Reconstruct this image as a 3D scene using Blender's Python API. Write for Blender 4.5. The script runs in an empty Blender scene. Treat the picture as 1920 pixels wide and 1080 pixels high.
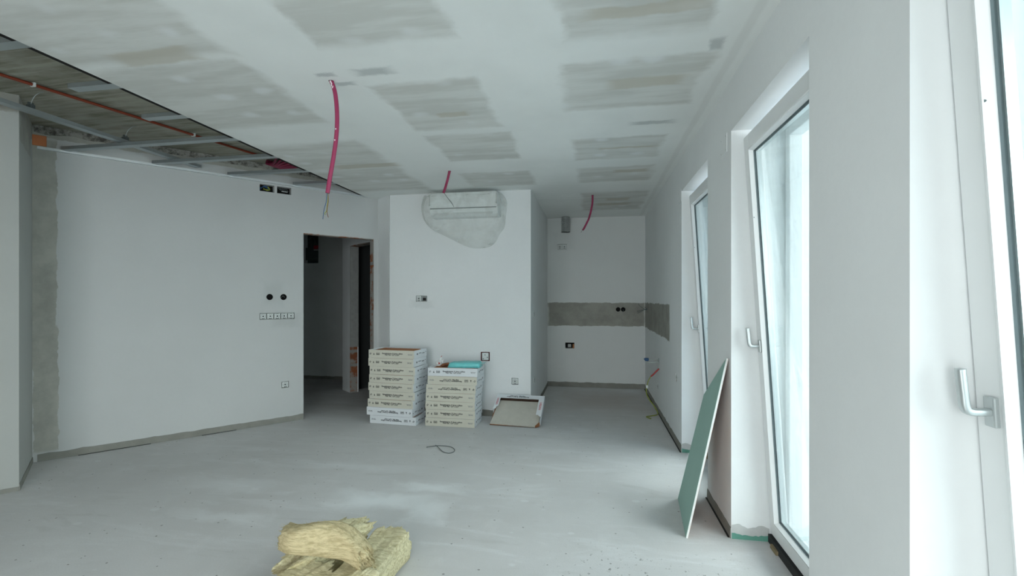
import bpy, bmesh, math, random
from mathutils import Vector, Matrix, noise as mnoise
C = bpy.context.scene
COL = C.collection
random.seed(7)
PI = math.pi

# ------------------------------------------------------------------ camera, light, exposure
F_PX = 875.0
YAW = math.atan(152 / F_PX)            # the window wall runs parallel to world Y
cam_d = bpy.data.cameras.new('camera')
cam = bpy.data.objects.new('camera', cam_d)
COL.objects.link(cam)
cam.location = (0, 0, 1.36)
cam.rotation_euler = (PI / 2, 0, YAW)
cam_d.sensor_width = 36
cam_d.lens = 36 * F_PX / 1920
cam_d.shift_y = 20 / 1920
cam_d.clip_start = 0.02
C.camera = cam

C.view_settings.view_transform = 'Standard'
C.view_settings.look = 'None'
C.view_settings.exposure = 0.21
C.view_settings.gamma = 1.0
C.view_settings.use_curve_mapping = False
SKY = 10.5

w = bpy.data.worlds.new('overcast_sky')
C.world = w
w.use_nodes = True
nt = w.node_tree
nt.nodes.clear()
tc = nt.nodes.new('ShaderNodeTexCoord')
sp = nt.nodes.new('ShaderNodeSeparateXYZ')
mr = nt.nodes.new('ShaderNodeMapRange')
mr.inputs['From Min'].default_value = -0.1
mr.inputs['From Max'].default_value = 0.9
rp = nt.nodes.new('ShaderNodeValToRGB')
rp.color_ramp.elements[0].color = (0.50, 0.535, 0.545, 1)
rp.color_ramp.elements[1].color = (0.95, 0.99, 0.985, 1)
bg = nt.nodes.new('ShaderNodeBackground')
bg.inputs['Strength'].default_value = SKY
wo = nt.nodes.new('ShaderNodeOutputWorld')
nt.links.new(tc.outputs['Generated'], sp.inputs[0])
nt.links.new(sp.outputs['Z'], mr.inputs['Value'])
nt.links.new(mr.outputs[0], rp.inputs[0])
nt.links.new(rp.outputs[0], bg.inputs['Color'])
nt.links.new(bg.outputs[0], wo.inputs[0])

WX = 0.772                              # inner face of the window wall
WINS = [(3.371, 4.326), (1.852, 2.821), (0.336, 1.306), (-1.183, -0.213)]
WTOP = 2.313


def portal(name, loc, rot, sx, sy):
    l = bpy.data.lights.new(name, 'AREA')
    l.shape = 'RECTANGLE'
    l.size = sx
    l.size_y = sy
    l.cycles.is_portal = True
    o = bpy.data.objects.new(name, l)
    COL.objects.link(o)
    o.location = loc
    o.rotation_euler = rot
    return o


for (a, b) in WINS:
    portal('window_daylight', (1.16, (a + b) / 2, WTOP / 2), (0, PI / 2, 0), WTOP, b - a)
portal('window_daylight', (-.95, -1.92, 1.2), (PI / 2, 0, 0), 2.5, 2.3)

try:
    C.cycles.use_denoising = True
    C.cycles.max_bounces = 14
    C.cycles.diffuse_bounces = 8
    C.cycles.transparent_max_bounces = 24
    C.cycles.caustics_reflective = False
    C.cycles.caustics_refractive = False
except Exception:
    pass

# ------------------------------------------------------------------ mesh helpers


def link(name, bm, mats, parent=None, smooth=False, mat4=None):
    me = bpy.data.meshes.new(name)
    bmesh.ops.recalc_face_normals(bm, faces=bm.faces[:])
    bm.to_mesh(me)
    bm.free()
    if not isinstance(mats, (list, tuple)):
        mats = [mats]
    for m in mats:
        me.materials.append(m)
    if smooth:
        for p in me.polygons:
            p.use_smooth = True
    o = bpy.data.objects.new(name, me)
    COL.objects.link(o)
    if mat4 is not None:
        o.matrix_world = mat4
    if parent is not None:
        o.parent = parent
    return o


def tag(o, label, cat, group=None):
    o['label'] = label
    o['category'] = cat
    if group:
        o['group'] = group
    return o


def thing(name, label, cat, loc=(0, 0, 0), rz=0.0, group=None):
    o = bpy.data.objects.new(name, None)
    o.empty_display_size = 0.1
    COL.objects.link(o)
    o.location = loc
    o.rotation_euler = (0, 0, rz)
    return tag(o, label, cat, group)


def struct(o):
    o['kind'] = 'structure'
    return o


def box(bm, x0, x1, y0, y1, z0, z1, bev=0.0, mi=0, M=None):
    t = bmesh.new()
    bmesh.ops.create_cube(t, size=1)
    for v in t.verts:
        v.co = Vector((x0 + (v.co.x + .5) * (x1 - x0), y0 + (v.co.y + .5) * (y1 - y0), z0 + (v.co.z + .5) * (z1 - z0)))
    if bev > 0:
        bmesh.ops.bevel(t, geom=t.edges[:] + t.verts[:], offset=bev, segments=2, affect='EDGES', profile=0.6)
    merge(bm, t, M, mi)


def merge(bm, t, M=None, mi=0):
    vm = {}
    for v in t.verts:
        vm[v] = bm.verts.new(M @ v.co if M is not None else v.co)
    for f in t.faces:
        try:
            nf = bm.faces.new([vm[v] for v in f.verts])
            nf.material_index = mi
            nf.smooth = f.smooth
        except ValueError:
            pass
    t.free()


def tube(bm, pts, r, seg=10, mi=0, cap=True, smooth=True, rfun=None):
    pts = [Vector(p) for p in pts]
    rings = []
    up = Vector((0, 0, 1))
    prev = None
    n = len(pts)
    for i, p in enumerate(pts):
        d = (pts[min(i + 1, n - 1)] - pts[max(i - 1, 0)]).normalized()
        if prev is None:
            a = up if abs(d.dot(up)) < 0.9 else Vector((1, 0, 0))
            x = d.cross(a).normalized()
        else:
            x = (prev - d * prev.dot(d)).normalized()
        prev = x
        y = d.cross(x)
        rr = rfun(i / (n - 1)) * r if rfun else r
        rings.append([bm.verts.new(p + (x * math.cos(2 * PI * k / seg) + y * math.sin(2 * PI * k / seg)) * rr) for k in range(seg)])
    for i in range(n - 1):
        for k in range(seg):
            f = bm.faces.new((rings[i][k], rings[i][(k + 1) % seg], rings[i + 1][(k + 1) % seg], rings[i + 1][k]))
            f.material_index = mi
            f.smooth = smooth
    if cap:
        for rg in (rings[0], rings[-1]):
            f = bm.faces.new(rg)
            f.material_index = mi


def smoothpath(pts, n=8):
    P = [Vector(p) for p in pts]
    out = []
    for i in range(len(P) - 1):
        p0 = P[max(i - 1, 0)]
        p1, p2 = P[i], P[i + 1]
        p3 = P[min(i + 2, len(P) - 1)]
        for k in range(n):
            t = k / n
            out.append(0.5 * ((2 * p1) + (p2 - p0) * t + (2 * p0 - 5 * p1 + 4 * p2 - p3) * t * t + (3 * p1 - p0 - 3 * p2 + p3) * t ** 3))
    out.append(P[-1])
    return out


def cut(o, cutter_bm):
    """subtract a mesh from a wall, keeping the cutter's faces as the reveals"""
    me = bpy.data.meshes.new('cutter')
    bmesh.ops.recalc_face_normals(cutter_bm, faces=cutter_bm.faces[:])
    cutter_bm.to_mesh(me)
    cutter_bm.free()
    c = bpy.data.objects.new('cutter', me)
    COL.objects.link(c)
    c.matrix_world = o.matrix_world.copy()
    m = o.modifiers.new('cut', 'BOOLEAN')
    m.operation = 'DIFFERENCE'
    m.solver = 'EXACT'
    m.object = c
    bpy.context.view_layer.update()
    dg = bpy.context.evaluated_depsgraph_get()
    new = bpy.data.meshes.new_from_object(o.evaluated_get(dg))
    o.modifiers.clear()
    old = o.data
    o.data = new
    new.name = old.name
    bpy.data.objects.remove(c)
    bpy.data.meshes.remove(me)
    return o


# ------------------------------------------------------------------ material helpers
class N:
    def __init__(s, name, rough=0.85, spec=0.25):
        s.m = bpy.data.materials.new(name)
        s.m.use_nodes = True
        s.t = s.m.node_tree
        s.b = s.t.nodes['Principled BSDF']
        s.out = s.t.nodes['Material Output']
        s.b.inputs['Roughness'].default_value = rough
        s.b.inputs['Specular IOR Level'].default_value = spec
        s.co = s.t.nodes.new('ShaderNodeTexCoord').outputs['Object']

    def n(s, typ, **kw):
        nd = s.t.nodes.new(typ)
        for k, v in kw.items():
            setattr(nd, k, v)
        return nd

    def put(s, sock, v):
        if hasattr(v, 'is_output'):
            s.t.links.new(v, sock)
        else:
            if isinstance(v, (tuple, list)) and len(v) == 3 and len(sock.default_value) == 4:
                v = (*v, 1)
            sock.default_value = v

    def math(s, op, a, b=0.0, clamp=False):
        nd = s.n('ShaderNodeMath', operation=op, use_clamp=clamp)
        s.put(nd.inputs[0], a)
        s.put(nd.inputs[1], b)
        return nd.outputs[0]

    def vmath(s, op, a, b=(0, 0, 0)):
        nd = s.n('ShaderNodeVectorMath', operation=op)
        s.put(nd.inputs[0], a)
        s.put(nd.inputs[1], b)
        return nd.outputs[0]

    def noise(s, scale, detail=3, rough=0.55, co=None, color=False, dist=0.0):
        nd = s.n('ShaderNodeTexNoise')
        s.put(nd.inputs['Vector'], s.co if co is None else co)
        nd.inputs['Scale'].default_value = scale
        nd.inputs['Detail'].default_value = detail
        nd.inputs['Roughness'].default_value = rough
        nd.inputs['Distortion'].default_value = dist
        return nd.outputs['Color' if color else 'Fac']

    def range(s, v, a, b, c=0.0, d=1.0, smooth=True):
        nd = s.n('ShaderNodeMapRange', interpolation_type='SMOOTHSTEP' if smooth else 'LINEAR')
        s.put(nd.inputs['Value'], v)
        for k, x in zip(('From Min', 'From Max', 'To Min', 'To Max'), (a, b, c, d)):
            nd.inputs[k].default_value = x
        return nd.outputs[0]

    def mix(s, fac, a, b, mode='MIX'):
        nd = s.n('ShaderNodeMix', data_type='RGBA', blend_type=mode)
        s.put(nd.inputs[0], fac)
        s.put(nd.inputs[6], a)
        s.put(nd.inputs[7], b)
        return nd.outputs[2]

    def stretch(s, sc, rot=(0, 0, 0)):
        nd = s.n('ShaderNodeMapping')
        s.put(nd.inputs['Vector'], s.co)
        nd.inputs['Scale'].default_value = sc
        nd.inputs['Rotation'].default_value = rot
        return nd.outputs[0]

    def wobble(s, amt, scale, co=None):
        c = s.noise(scale, 4, 0.6, co=co, color=True)
        c = s.vmath('SUBTRACT', c, (.5, .5, .5))
        c = s.vmath('MULTIPLY', c, amt)
        return s.vmath('ADD', s.co if co is None else co, c)

    def rect(s, co, c, h, soft=0.1, flat=(1, 1, 1)):
        """1 inside an axis-aligned box, smooth at its edge; soft is a share of the half-size"""
        v = s.vmath('SUBTRACT', co, c)
        v = s.vmath('DIVIDE', v, h)
        v = s.vmath('ABSOLUTE', v)
        v = s.vmath('MULTIPLY', v, flat)
        sp = s.n('ShaderNodeSeparateXYZ')
        s.put(sp.inputs[0], v)
        m = s.math('MAXIMUM', sp.outputs[0], sp.outputs[1])
        m = s.math('MAXIMUM', m, sp.outputs[2])
        return s.range(m, 1 - soft, 1 + soft, 1, 0)

    def bump(s, h, strength=0.2, dist=0.01):
        nd = s.n('ShaderNodeBump')
        nd.inputs['Strength'].default_value = strength
        nd.inputs['Distance'].default_value = dist
        s.put(nd.inputs['Height'], h)
        s.t.links.new(nd.outputs[0], s.b.inputs['Normal'])

    def color(s, c):
        s.put(s.b.inputs['Base Color'], c)
        return s


def flat(name, col, rough=0.7, metal=0.0, spec=0.3, var=0.06, scale=12.0, bump=0.0):
    a = N(name, rough, spec)
    a.b.inputs['Metallic'].default_value = metal
    nz = a.noise(scale, 4)
    dark = tuple(max(0, x * (1 - var)) for x in col)
    lite = tuple(min(1, x * (1 + var)) for x in col)
    a.color(a.mix(nz, dark, lite))
    if bump:
        a.bump(a.noise(scale * 6, 4), bump, 0.004)
    return a.m


PAINT = (0.79, 0.81, 0.81)
PLAST = (0.34, 0.335, 0.30)


def paint_base(a, tint=PAINT):
    n1 = a.noise(1.3, 4, 0.6)
    n2 = a.noise(40, 3, 0.6)
    c = a.mix(a.range(n1, 0.3, 0.7), tuple(x * 0.955 for x in tint), tint)
    c = a.mix(a.range(n2, 0.35, 0.7, 0, 0.25), c, tuple(x * 0.94 for x in tint))
    a.bump(n2, 0.06, 0.004)
    return c


def plaster_col(a, col=PLAST):
    n1 = a.noise(5, 5, 0.65)
    return a.mix(a.range(n1, 0.3, 0.7), tuple(x * 0.85 for x in col), tuple(x * 1.12 for x in col))


def painted(name, patches=(), scuffs=(), tint=PAINT, plast=PLAST):
    """white emulsion; patches = [(centre, half, edge noise)] left as bare grey plaster; scuffs = darker dusty spots"""
    a = N(name, 0.92, 0.15)
    c = paint_base(a, tint)
    pc = plaster_col(a, plast) if patches else None
    for (ce, ha, amt) in patches:
        co = a.wobble((amt, amt, amt), 7)
        c = a.mix(a.rect(co, ce, ha, 0.03), c, pc)
    for (ce, ha, k) in scuffs:
        co = a.wobble((.09, .09, .09), 9)
        c = a.mix(a.math('MULTIPLY', a.rect(co, ce, ha, 0.6), k), c, (0.36, 0.39, 0.38))
    a.color(c)
    return a.m


M = {}
BIG = 9.0

M['white_wall'] = painted('white_emulsion')
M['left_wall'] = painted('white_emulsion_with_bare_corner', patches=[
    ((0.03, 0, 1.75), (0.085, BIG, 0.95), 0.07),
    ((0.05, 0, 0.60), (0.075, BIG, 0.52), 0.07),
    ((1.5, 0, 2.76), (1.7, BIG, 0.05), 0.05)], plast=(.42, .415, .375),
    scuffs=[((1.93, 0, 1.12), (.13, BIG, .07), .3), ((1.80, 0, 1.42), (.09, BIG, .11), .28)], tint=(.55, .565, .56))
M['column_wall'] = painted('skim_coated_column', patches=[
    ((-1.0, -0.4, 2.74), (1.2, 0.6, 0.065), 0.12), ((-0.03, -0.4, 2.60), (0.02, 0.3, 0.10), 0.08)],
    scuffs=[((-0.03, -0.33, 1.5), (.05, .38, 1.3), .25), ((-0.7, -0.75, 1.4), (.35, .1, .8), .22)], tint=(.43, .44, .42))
M['back_wall'] = painted('white_emulsion_with_bare_splashback', patches=[
    ((0.035, 0, 1.12), (0.725, BIG, 0.178), 0.05)],
    scuffs=[((-.45, 0, 2.25), (.16, BIG, .12), .18)], tint=(.70, .72, .71))
M['right_wall'] = painted('white_emulsion_window_side', patches=[
    ((WX, 6.15, 1.115), (.3, 1.16, 0.185), 0.07)])
M['block_wall'] = painted('white_emulsion_block', scuffs=[((-2.0, 0, 1.30), (.12, BIG, .04), .2)])
M['skirt'] = flat('bare_plaster_strip', (0.25, 0.25, 0.225), .95, var=.25, scale=9, bump=.3)
M['reveal_filler'] = flat('pale_grey_filler', (.50, .51, .50), .95, var=.2, scale=14)
M['green_strip'] = flat('moisture_board_paper', (0.12, 0.30, 0.24), .85, var=.12, scale=20)
M['gap_and_room_dark'] = flat('gap_packing_and_room_dark', (0.03, 0.033, 0.033), .9)
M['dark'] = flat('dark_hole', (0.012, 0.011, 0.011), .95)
M['wood'] = flat('raw_wood', (0.24, 0.19, 0.11), .8, var=.2)

# ceiling boards: white joint compound with bare board fields
a = N('skimmed_gypsum_ceiling', 0.92, 0.12)
c = a.mix(a.range(a.noise(1.7, 4), .3, .7), (.765, .785, .77), (.82, .84, .825))
wob = a.wobble((.16, .10, 0), 3.2)
wob2 = a.wobble((.05, .03, 0), 14, co=wob)
fields = [(-2.75, -1.82, -0.6, 0.5), (-1.33, -.66, -0.6, 0.5), (-.15, .52, -.6, .5),
          (-2.9, -1.80, 0.8, 2.08), (-2.75, -1.83, 2.13, 3.02), (-2.95, -1.82, 3.42, 5.05),
          (-1.33, -.66, 0.9, 2.12), (-1.30, -.66, 2.56, 3.30), (-1.27, -.62, 3.42, 4.08), (-1.33, -.60, 4.50, 5.06),
          (-.15, .52, 0.9, 2.26), (-.17, .60, 2.49, 3.12), (-.15, .55, 3.68, 4.24), (-.14, .58, 4.50, 5.06), (-.14, .63, 5.56, 6.66)]
msk = None
for (x0, x1, y0, y1) in fields:
    m_ = a.rect(wob2, ((x0 + x1) / 2, (y0 + y1) / 2, 0), ((x1 - x0) / 2, (y1 - y0) / 2, 1), 0.09, (1, 1, 0))
    msk = m_ if msk is None else a.math('MAXIMUM', msk, m_)
streak = a.noise(1, 4, 0.6, co=a.stretch((1.6, 9, 1)))
field = a.mix(a.range(streak, .35, .65), (.575, .58, .55), (.685, .695, .67))
# filler dabs over the screws, in rows across each field
vo = a.n('ShaderNodeTexVoronoi')
a.put(vo.inputs['Vector'], a.vmath('MULTIPLY', wob, (3.4, 4.4, 0)))
vo.inputs['Scale'].default_value = 1
vo.inputs['Randomness'].default_value = 0.45
dab = a.range(vo.outputs['Distance'], .08, .30, .75, 0)
field = a.mix(dab, field, (.77, .79, .795))
c = a.mix(a.math('MULTIPLY', msk, .92), c, field)
# bare tan board showing in a few places
for (x0, x1, y0, y1) in [(-2.45, -1.99, 1.99, 2.12), (-.02, .47, 2.04, 2.12), (.1, .5, 2.72, 2.84), (-1.03, -.83, 3.0, 3.07), (-2.4, -1.80, 4.02, 4.14), (.05, .5, 3.93, 3.97), (.2, .52, 4.62, 4.72), (.16, .44, 5.9, 6.05), (.05, .47, 6.2, 6.35)]:
    m_ = a.rect(a.wobble((.10, .07, 0), 5), ((x0 + x1) / 2, (y0 + y1) / 2, 0), ((x1 - x0) / 2, (y1 - y0) / 2, 1), 0.25, (1, 1, 0))
    c = a.mix(a.math('MULTIPLY', m_, .6), c, (.50, .465, .385))
for (x, y, hx, hy) in [(-1.19, 2.39, .10, .035), (-1.47, 2.38, .05, .02), (.42, 3.42, .13, .03), (.60, 2.42, .03, .05), (-1.42, 2.5, .06, .02)]:
    m_ = a.rect(a.wobble((.08, .05, 0), 12), (x, y, 0), (hx, hy, 1), 0.5, (1, 1, 0))
    c = a.mix(a.math('MULTIPLY', m_, .55), c, (.33, .36, .36))
# dusty tape line beside the window wall
m_ = a.rect(a.wobble((.03, .1, 0), 5), (.70, 3, 0), (.022, 5.5, 1), 0.5, (1, 1, 0))
c = a.mix(a.math('MULTIPLY', m_, .16), c, (.45, .44, .42))
a.color(c)
a.bump(a.noise(30, 3), .05, .004)
M['ceiling'] = a.m

# floor screed
a = N('dusty_screed', 0.88, 0.2)
n1 = a.noise(.8, 5, .6)
n2 = a.noise(3.0, 5, .65, dist=.6)
c = a.mix(a.range(n1, .3, .7), (.57, .565, .56), (.64, .64, .64))
c = a.mix(a.range(n2, .5, .75, 0, .5), c, (.70, .70, .70))
sk_ = a.noise(1, 6, .7, co=a.stretch((1.1, 5.5, 1), (0, 0, -.45)), dist=.8)
c = a.mix(a.range(sk_, .52, .68, 0, .45), c, (.74, .75, .76))
c = a.mix(a.range(sk_, .32, .44, .35, 0), c, (.46, .455, .44))
fine = a.noise(120, 3, .7)
c = a.mix(a.range(fine, .35, .7, 0, .35), c, (.53, .53, .52))


def specks(a, c, scale, thr, col, rand, keep, k=1.0, st=(1, 1, 1)):
    vo = a.n('ShaderNodeTexVoronoi')
    co = a.wobble((.02, .02, 0), 25)
    co = a.vmath('MULTIPLY', co, st)
    a.put(vo.inputs['Vector'], co)
    vo.inputs['Scale'].default_value = scale
    vo.inputs['Randomness'].default_value = rand
    s1 = a.range(vo.outputs['Distance'], thr * .7, thr, 1, 0)
    sc = a.n('ShaderNodeSeparateColor')
    a.put(sc.inputs[0], vo.outputs['Color'])
    on = a.math('GREATER_THAN', sc.outputs[0], keep)
    return a.mix(a.math('MULTIPLY', a.math('MULTIPLY', s1, on), k), c, col)


c = specks(a, c, 3.0, .10, (.68, .69, .69), 1, .55, .7, (1, 1.6, 0))
c = specks(a, c, 7.0, .11, (.66, .67, .67), 1, .7, .6, (1, 1.5, 0))
c = specks(a, c, 9.0, .06, (.13, .13, .12), 1, .78, .8, (1, 1, 0))
c = specks(a, c, 22.0, .13, (.14, .14, .13), 1, .80, .7, (1, 1, 0))
# dark crumbs swept together near the window, dusty swirls near the wool
crumb = a.rect(a.wobble((.5, .4, 0), 3), (.30, 2.30, 0), (.38, .25, 1), 0.7, (1, 1, 0))
cr = a.range(a.noise(30, 4, .75), .61, .66)
c = a.mix(a.math('MULTIPLY', crumb, cr), c, (.13, .13, .12))
for (x, y, hx, hy, k) in [(-1.42, 2.95, .26, .10, 1.0), (-1.15, 3.2, .20, .07, .8), (-1.05, 2.85, .10, .12, .7), (-2.6, 3.0, .3, .08, .35), (-2.3, 2.55, .25, .05, .4), (-1.9, 3.5, .4, .06, .3)]:
    sw = a.rect(a.wobble((.35, .25, 0), 3.5), (x, y, 0), (hx, hy, 1), 0.8, (1, 1, 0))
    c = a.mix(a.math('MULTIPLY', sw, k), c, (.80, .82, .83))
pk = a.rect(a.wobble((.5, .4, 0), 2.5), (.15, 6.3, 0), (.45, .5, 1), 0.8, (1, 1, 0))
c = a.mix(a.math('MULTIPLY', pk, .4), c, (.42, .34, .30))
a.color(c)
a.bump(a.noise(45, 4, .7), .12, .004)
M['floor'] = a.m

# raw concrete slab with board marks
a = N('board_marked_concrete', .95, .1)
st = a.noise(1, 5, .7, co=a.stretch((2.0, 26, 1), (0, 0, .32)))
c = a.mix(a.range(st, .35, .65), (.19, .185, .145), (.34, .335, .28))
c = a.mix(a.range(a.noise(2.2, 4), .45, .7, 0, .5), c, (.42, .41, .36))
a.color(c)
a.bump(st, .4, .01)
M['slab'] = a.m
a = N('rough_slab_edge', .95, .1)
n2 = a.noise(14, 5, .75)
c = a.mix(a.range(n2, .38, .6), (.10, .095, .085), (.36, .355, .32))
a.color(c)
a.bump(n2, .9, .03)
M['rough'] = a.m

# hollow brick shown on door jambs
a = N('exposed_brick_jamb', .95, .1)
bt = a.n('ShaderNodeTexBrick')
a.put(bt.inputs['Vector'], a.wobble((.03, .03, .03), 12))
bt.inputs['Scale'].default_value = 1
bt.inputs['Brick Width'].default_value = .5
bt.inputs['Row Height'].default_value = .2
bt.inputs['Mortar Size'].default_value = .022
bt.inputs['Color1'].default_value = (.33, .12, .055, 1)
bt.inputs['Color2'].default_value = (.26, .10, .055, 1)
bt.inputs['Mortar'].default_value = (.30, .29, .27, 1)
sw_ = a.n('ShaderNodeSeparateXYZ')
a.put(sw_.inputs[0], a.co)
cb = a.n('ShaderNodeCombineXYZ')
a.put(cb.inputs[0], sw_.outputs[1])
a.put(cb.inputs[1], sw_.outputs[2])
a.t.links.new(cb.outputs[0], bt.inputs['Vector'])
smear = a.range(a.noise(6, 5, .7), .42, .54)
c = a.mix(smear, bt.outputs['Color'], (.36, .34, .31))
a.color(c)
a.bump(a.noise(30, 4), .5, .01)
M['brick'] = a.m
M['rough_plaster'] = flat('rough_grey_render', (.33, .335, .32), .95, var=.2, scale=18, bump=.5)

M['galv'] = flat('galvanised_steel', (.40, .44, .45), .42, metal=.75, var=.12, scale=8)
M['galv_bright'] = flat('bright_galvanised_steel', (.78, .82, .83), .45, metal=.5, var=.08, scale=8)
M['pvc'] = flat('white_window_profile', (.77, .79, .79), .35, spec=.45, var=.01)
M['bead'] = flat('white_glazing_bead', (.88, .90, .90), .25, spec=.5, var=.01)
M['gasket'] = flat('dark_rubber_gasket', (.14, .18, .19), .6)
M['spacer'] = flat('aluminium_spacer', (.55, .60, .60), .3, metal=.8)
M['handle'] = flat('satin_aluminium_handle', (.52, .56, .56), .35, metal=.55, var=.02)
M['conduit'] = flat('magenta_corrugated_conduit', (.30, .022, .085), .5, spec=.5, var=.10, scale=30)
M['conduit_dark'] = flat('dark_magenta_conduit', (.24, .02, .06), .5, var=.2, scale=30)
M['conduit_mark'] = flat('white_conduit_print', (.80, .72, .74), .6)
M['pipe'] = flat('orange_red_pipe', (.20, .035, .014), .5, var=.12, scale=20)
M['wire_blue'] = flat('blue_wire', (.03, .09, .20), .5)
M['wire_green'] = flat('yellow_green_wire', (.28, .33, .05), .5, var=.3, scale=40)
M['wire_black'] = flat('black_wire', (.02, .02, .02), .5)
M['wire_grey'] = flat('grey_wire', (.14, .16, .16), .5)
M['wire_brown'] = flat('brown_wire', (.16, .07, .03), .5)
M['wire_red'] = flat('red_sleeve', (.42, .05, .05), .5)
M['box_cream'] = flat('cream_carton_print', (.60, .585, .50), .8, var=.04, scale=6)
M['box_white'] = flat('white_carton', (.70, .73, .75), .75, var=.04, scale=6)
M['ink'] = flat('black_ink', (.035, .04, .045), .8)
M['ink_grey'] = flat('grey_ink', (.24, .25, .26), .8)
M['ink_red'] = flat('red_ink', (.55, .16, .18), .8)
M['kraft'] = flat('brown_kraft_board', (.27, .12, .055), .85, var=.15, scale=20)
M['dark_kraft'] = flat('shaded_brown_board', (.085, .05, .035), .9, var=.15, scale=20)  # darker kraft copy, shade under the open box rim is in its colour
M['tile_back'] = flat('terracotta_tile_back', (.42, .17, .07), .85, var=.35, scale=5)
M['tile_face'] = flat('beige_tile', (.52, .50, .44), .5, var=.12, scale=14)
M['teal'] = flat('teal_plastic_wrap', (.17, .60, .60), .4, spec=.5, var=.15, scale=18, bump=.4)
M['paper'] = flat('crumpled_paper', (.70, .71, .70), .8, var=.15, scale=30)
M['brown_scrap'] = flat('brown_scrap', (.24, .10, .05), .85, var=.3, scale=30)
M['board_green'] = flat('green_gypsum_board_paper', (.33, .50, .445), .85, var=.05, scale=5)
M['gypsum'] = flat('white_gypsum_core', (.74, .74, .72), .9, var=.05, scale=50)
M['plastic_white'] = flat('white_plastic', (.72, .75, .74), .5, var=.03)
M['plastic_grey'] = flat('grey_plastic', (.45, .48, .46), .6)
M['ac_white'] = flat('white_glossy_casing', (.74, .77, .77), .35, spec=.4, var=.01)
M['ext_white'] = flat('pale_exterior_render', (.47, .56, .64), .9, var=.06, scale=60, bump=.6)
M['ext_grey'] = flat('exterior_paving', (.66, .68, .69), .9, var=.1)
M['metal_box'] = flat('grey_metal_enclosure', (.10, .12, .12), .5, metal=.3)

# foil duct
a = N('aluminium_foil_duct', .3, .5)
a.b.inputs['Metallic'].default_value = .95
a.color(a.mix(a.noise(60, 4), (.38, .40, .40), (.62, .64, .64)))
M['foil'] = a.m

# window glass: see-through with fresnel gloss, a little dusty film
a = N('window_glass')
tr = a.n('ShaderNodeBsdfTransparent')
tr.inputs[0].default_value = (.965, .988, .984, 1)
gl = a.n('ShaderNodeBsdfGlossy')
gl.inputs['Roughness'].default_value = .01
fr = a.n('ShaderNodeFresnel')
geo = a.n('ShaderNodeNewGeometry')
a.put(fr.inputs['IOR'], a.math('SUBTRACT', 1.5, a.math('MULTIPLY', geo.outputs['Backfacing'], 1.5 - 1 / 1.5)))
mx = a.n('ShaderNodeMixShader')
a.t.links.new(fr.outputs[0], mx.inputs[0])
a.t.links.new(tr.outputs[0], mx.inputs[1])
a.t.links.new(gl.outputs[0], mx.inputs[2])
df = a.n('ShaderNodeBsdfTranslucent')
df.inputs[0].default_value = (.75, .82, .88, 1)
d2 = a.n('ShaderNodeBsdfDiffuse')
d2.inputs[0].default_value = (.75, .82, .86, 1)
dm = a.n('ShaderNodeMixShader')
dm.inputs[0].default_value = .4
a.t.links.new(df.outputs[0], dm.inputs[1])
a.t.links.new(d2.outputs[0], dm.inputs[2])
dust = a.range(a.noise(1, 5, .7, co=a.stretch((5, 14, 3.0), (.35, 0, 0)), dist=1.2), .50, .72, .005, .09)
m2 = a.n('ShaderNodeMixShader')
a.t.links.new(dust, m2.inputs[0])
a.t.links.new(mx.outputs[0], m2.inputs[1])
a.t.links.new(dm.outputs[0], m2.inputs[2])
a.t.links.new(m2.outputs[0], a.out.inputs[0])
M['glass'] = a.m

# thin plastic film
a = N('clear_plastic_film')
tr = a.n('ShaderNodeBsdfTransparent')
tr.inputs[0].default_value = (.97, .98, .97, 1)
pb = a.b
pb.inputs['Base Color'].default_value = (.80, .80, .77, 1)
pb.inputs['Roughness'].default_value = .15
pb.inputs['Specular IOR Level'].default_value = .6
mx = a.n('ShaderNodeMixShader')
wr = a.range(a.noise(5, 4, .55, dist=1.0), .38, .66, .10, .26)
lw = a.n('ShaderNodeLayerWeight')
lw.inputs[0].default_value = .35
f2 = a.math('ADD', wr, a.math('MULTIPLY', lw.outputs['Facing'], .22), clamp=True)
a.t.links.new(f2, mx.inputs[0])
a.t.links.new(tr.outputs[0], mx.inputs[1])
a.t.links.new(pb.outputs[0], mx.inputs[2])
a.bump(a.noise(9, 4, .6, dist=2.0), 1.0, .03)
a.t.links.new(mx.outputs[0], a.out.inputs[0])
M['film'] = a.m

def wool_mat(name, ca, cb_, cc):
    a = N(name, .95, .05)
    st = a.noise(1, 5, .7, co=a.stretch((14, 60, 90)))
    c = a.mix(a.range(st, .32, .66), ca, cb_)
    c = a.mix(a.range(a.noise(5, 4), .5, .75, 0, .5), c, cc)
    a.color(c)
    a.bump(st, .9, .012)
    return a.m


# mineral wool
M['wool'] = wool_mat('yellow_mineral_wool', (.56, .49, .28), (.85, .78, .53), (.60, .50, .30))
M['wool_shaded_tan'] = wool_mat('shaded_tan_mineral_wool', (.44, .36, .20), (.70, .60, .37), (.48, .38, .22))  # same wool in darker tan; shade on its front is in the colour

# ------------------------------------------------------------------ the room
# left wall frame: s along the wall, t behind it
L0 = Vector((-4.563, 3.155, 0))
LA = math.atan2(.773, .6345)
ML = Matrix.Translation(L0) @ Matrix.Rotation(LA, 4, 'Z')     # local x = s, local y = t (behind), z up


def L(s, t=0.0, z=0.0):
    return ML @ Vector((s, t, z))


H = 2.605          # underside of the suspended ceiling
HS = 2.80          # underside of the concrete slab

bm = bmesh.new()
box(bm, -9, 1.25, -4.2, 8.0, -.12, 0)
struct(link('floor', bm, M['floor']))

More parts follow.
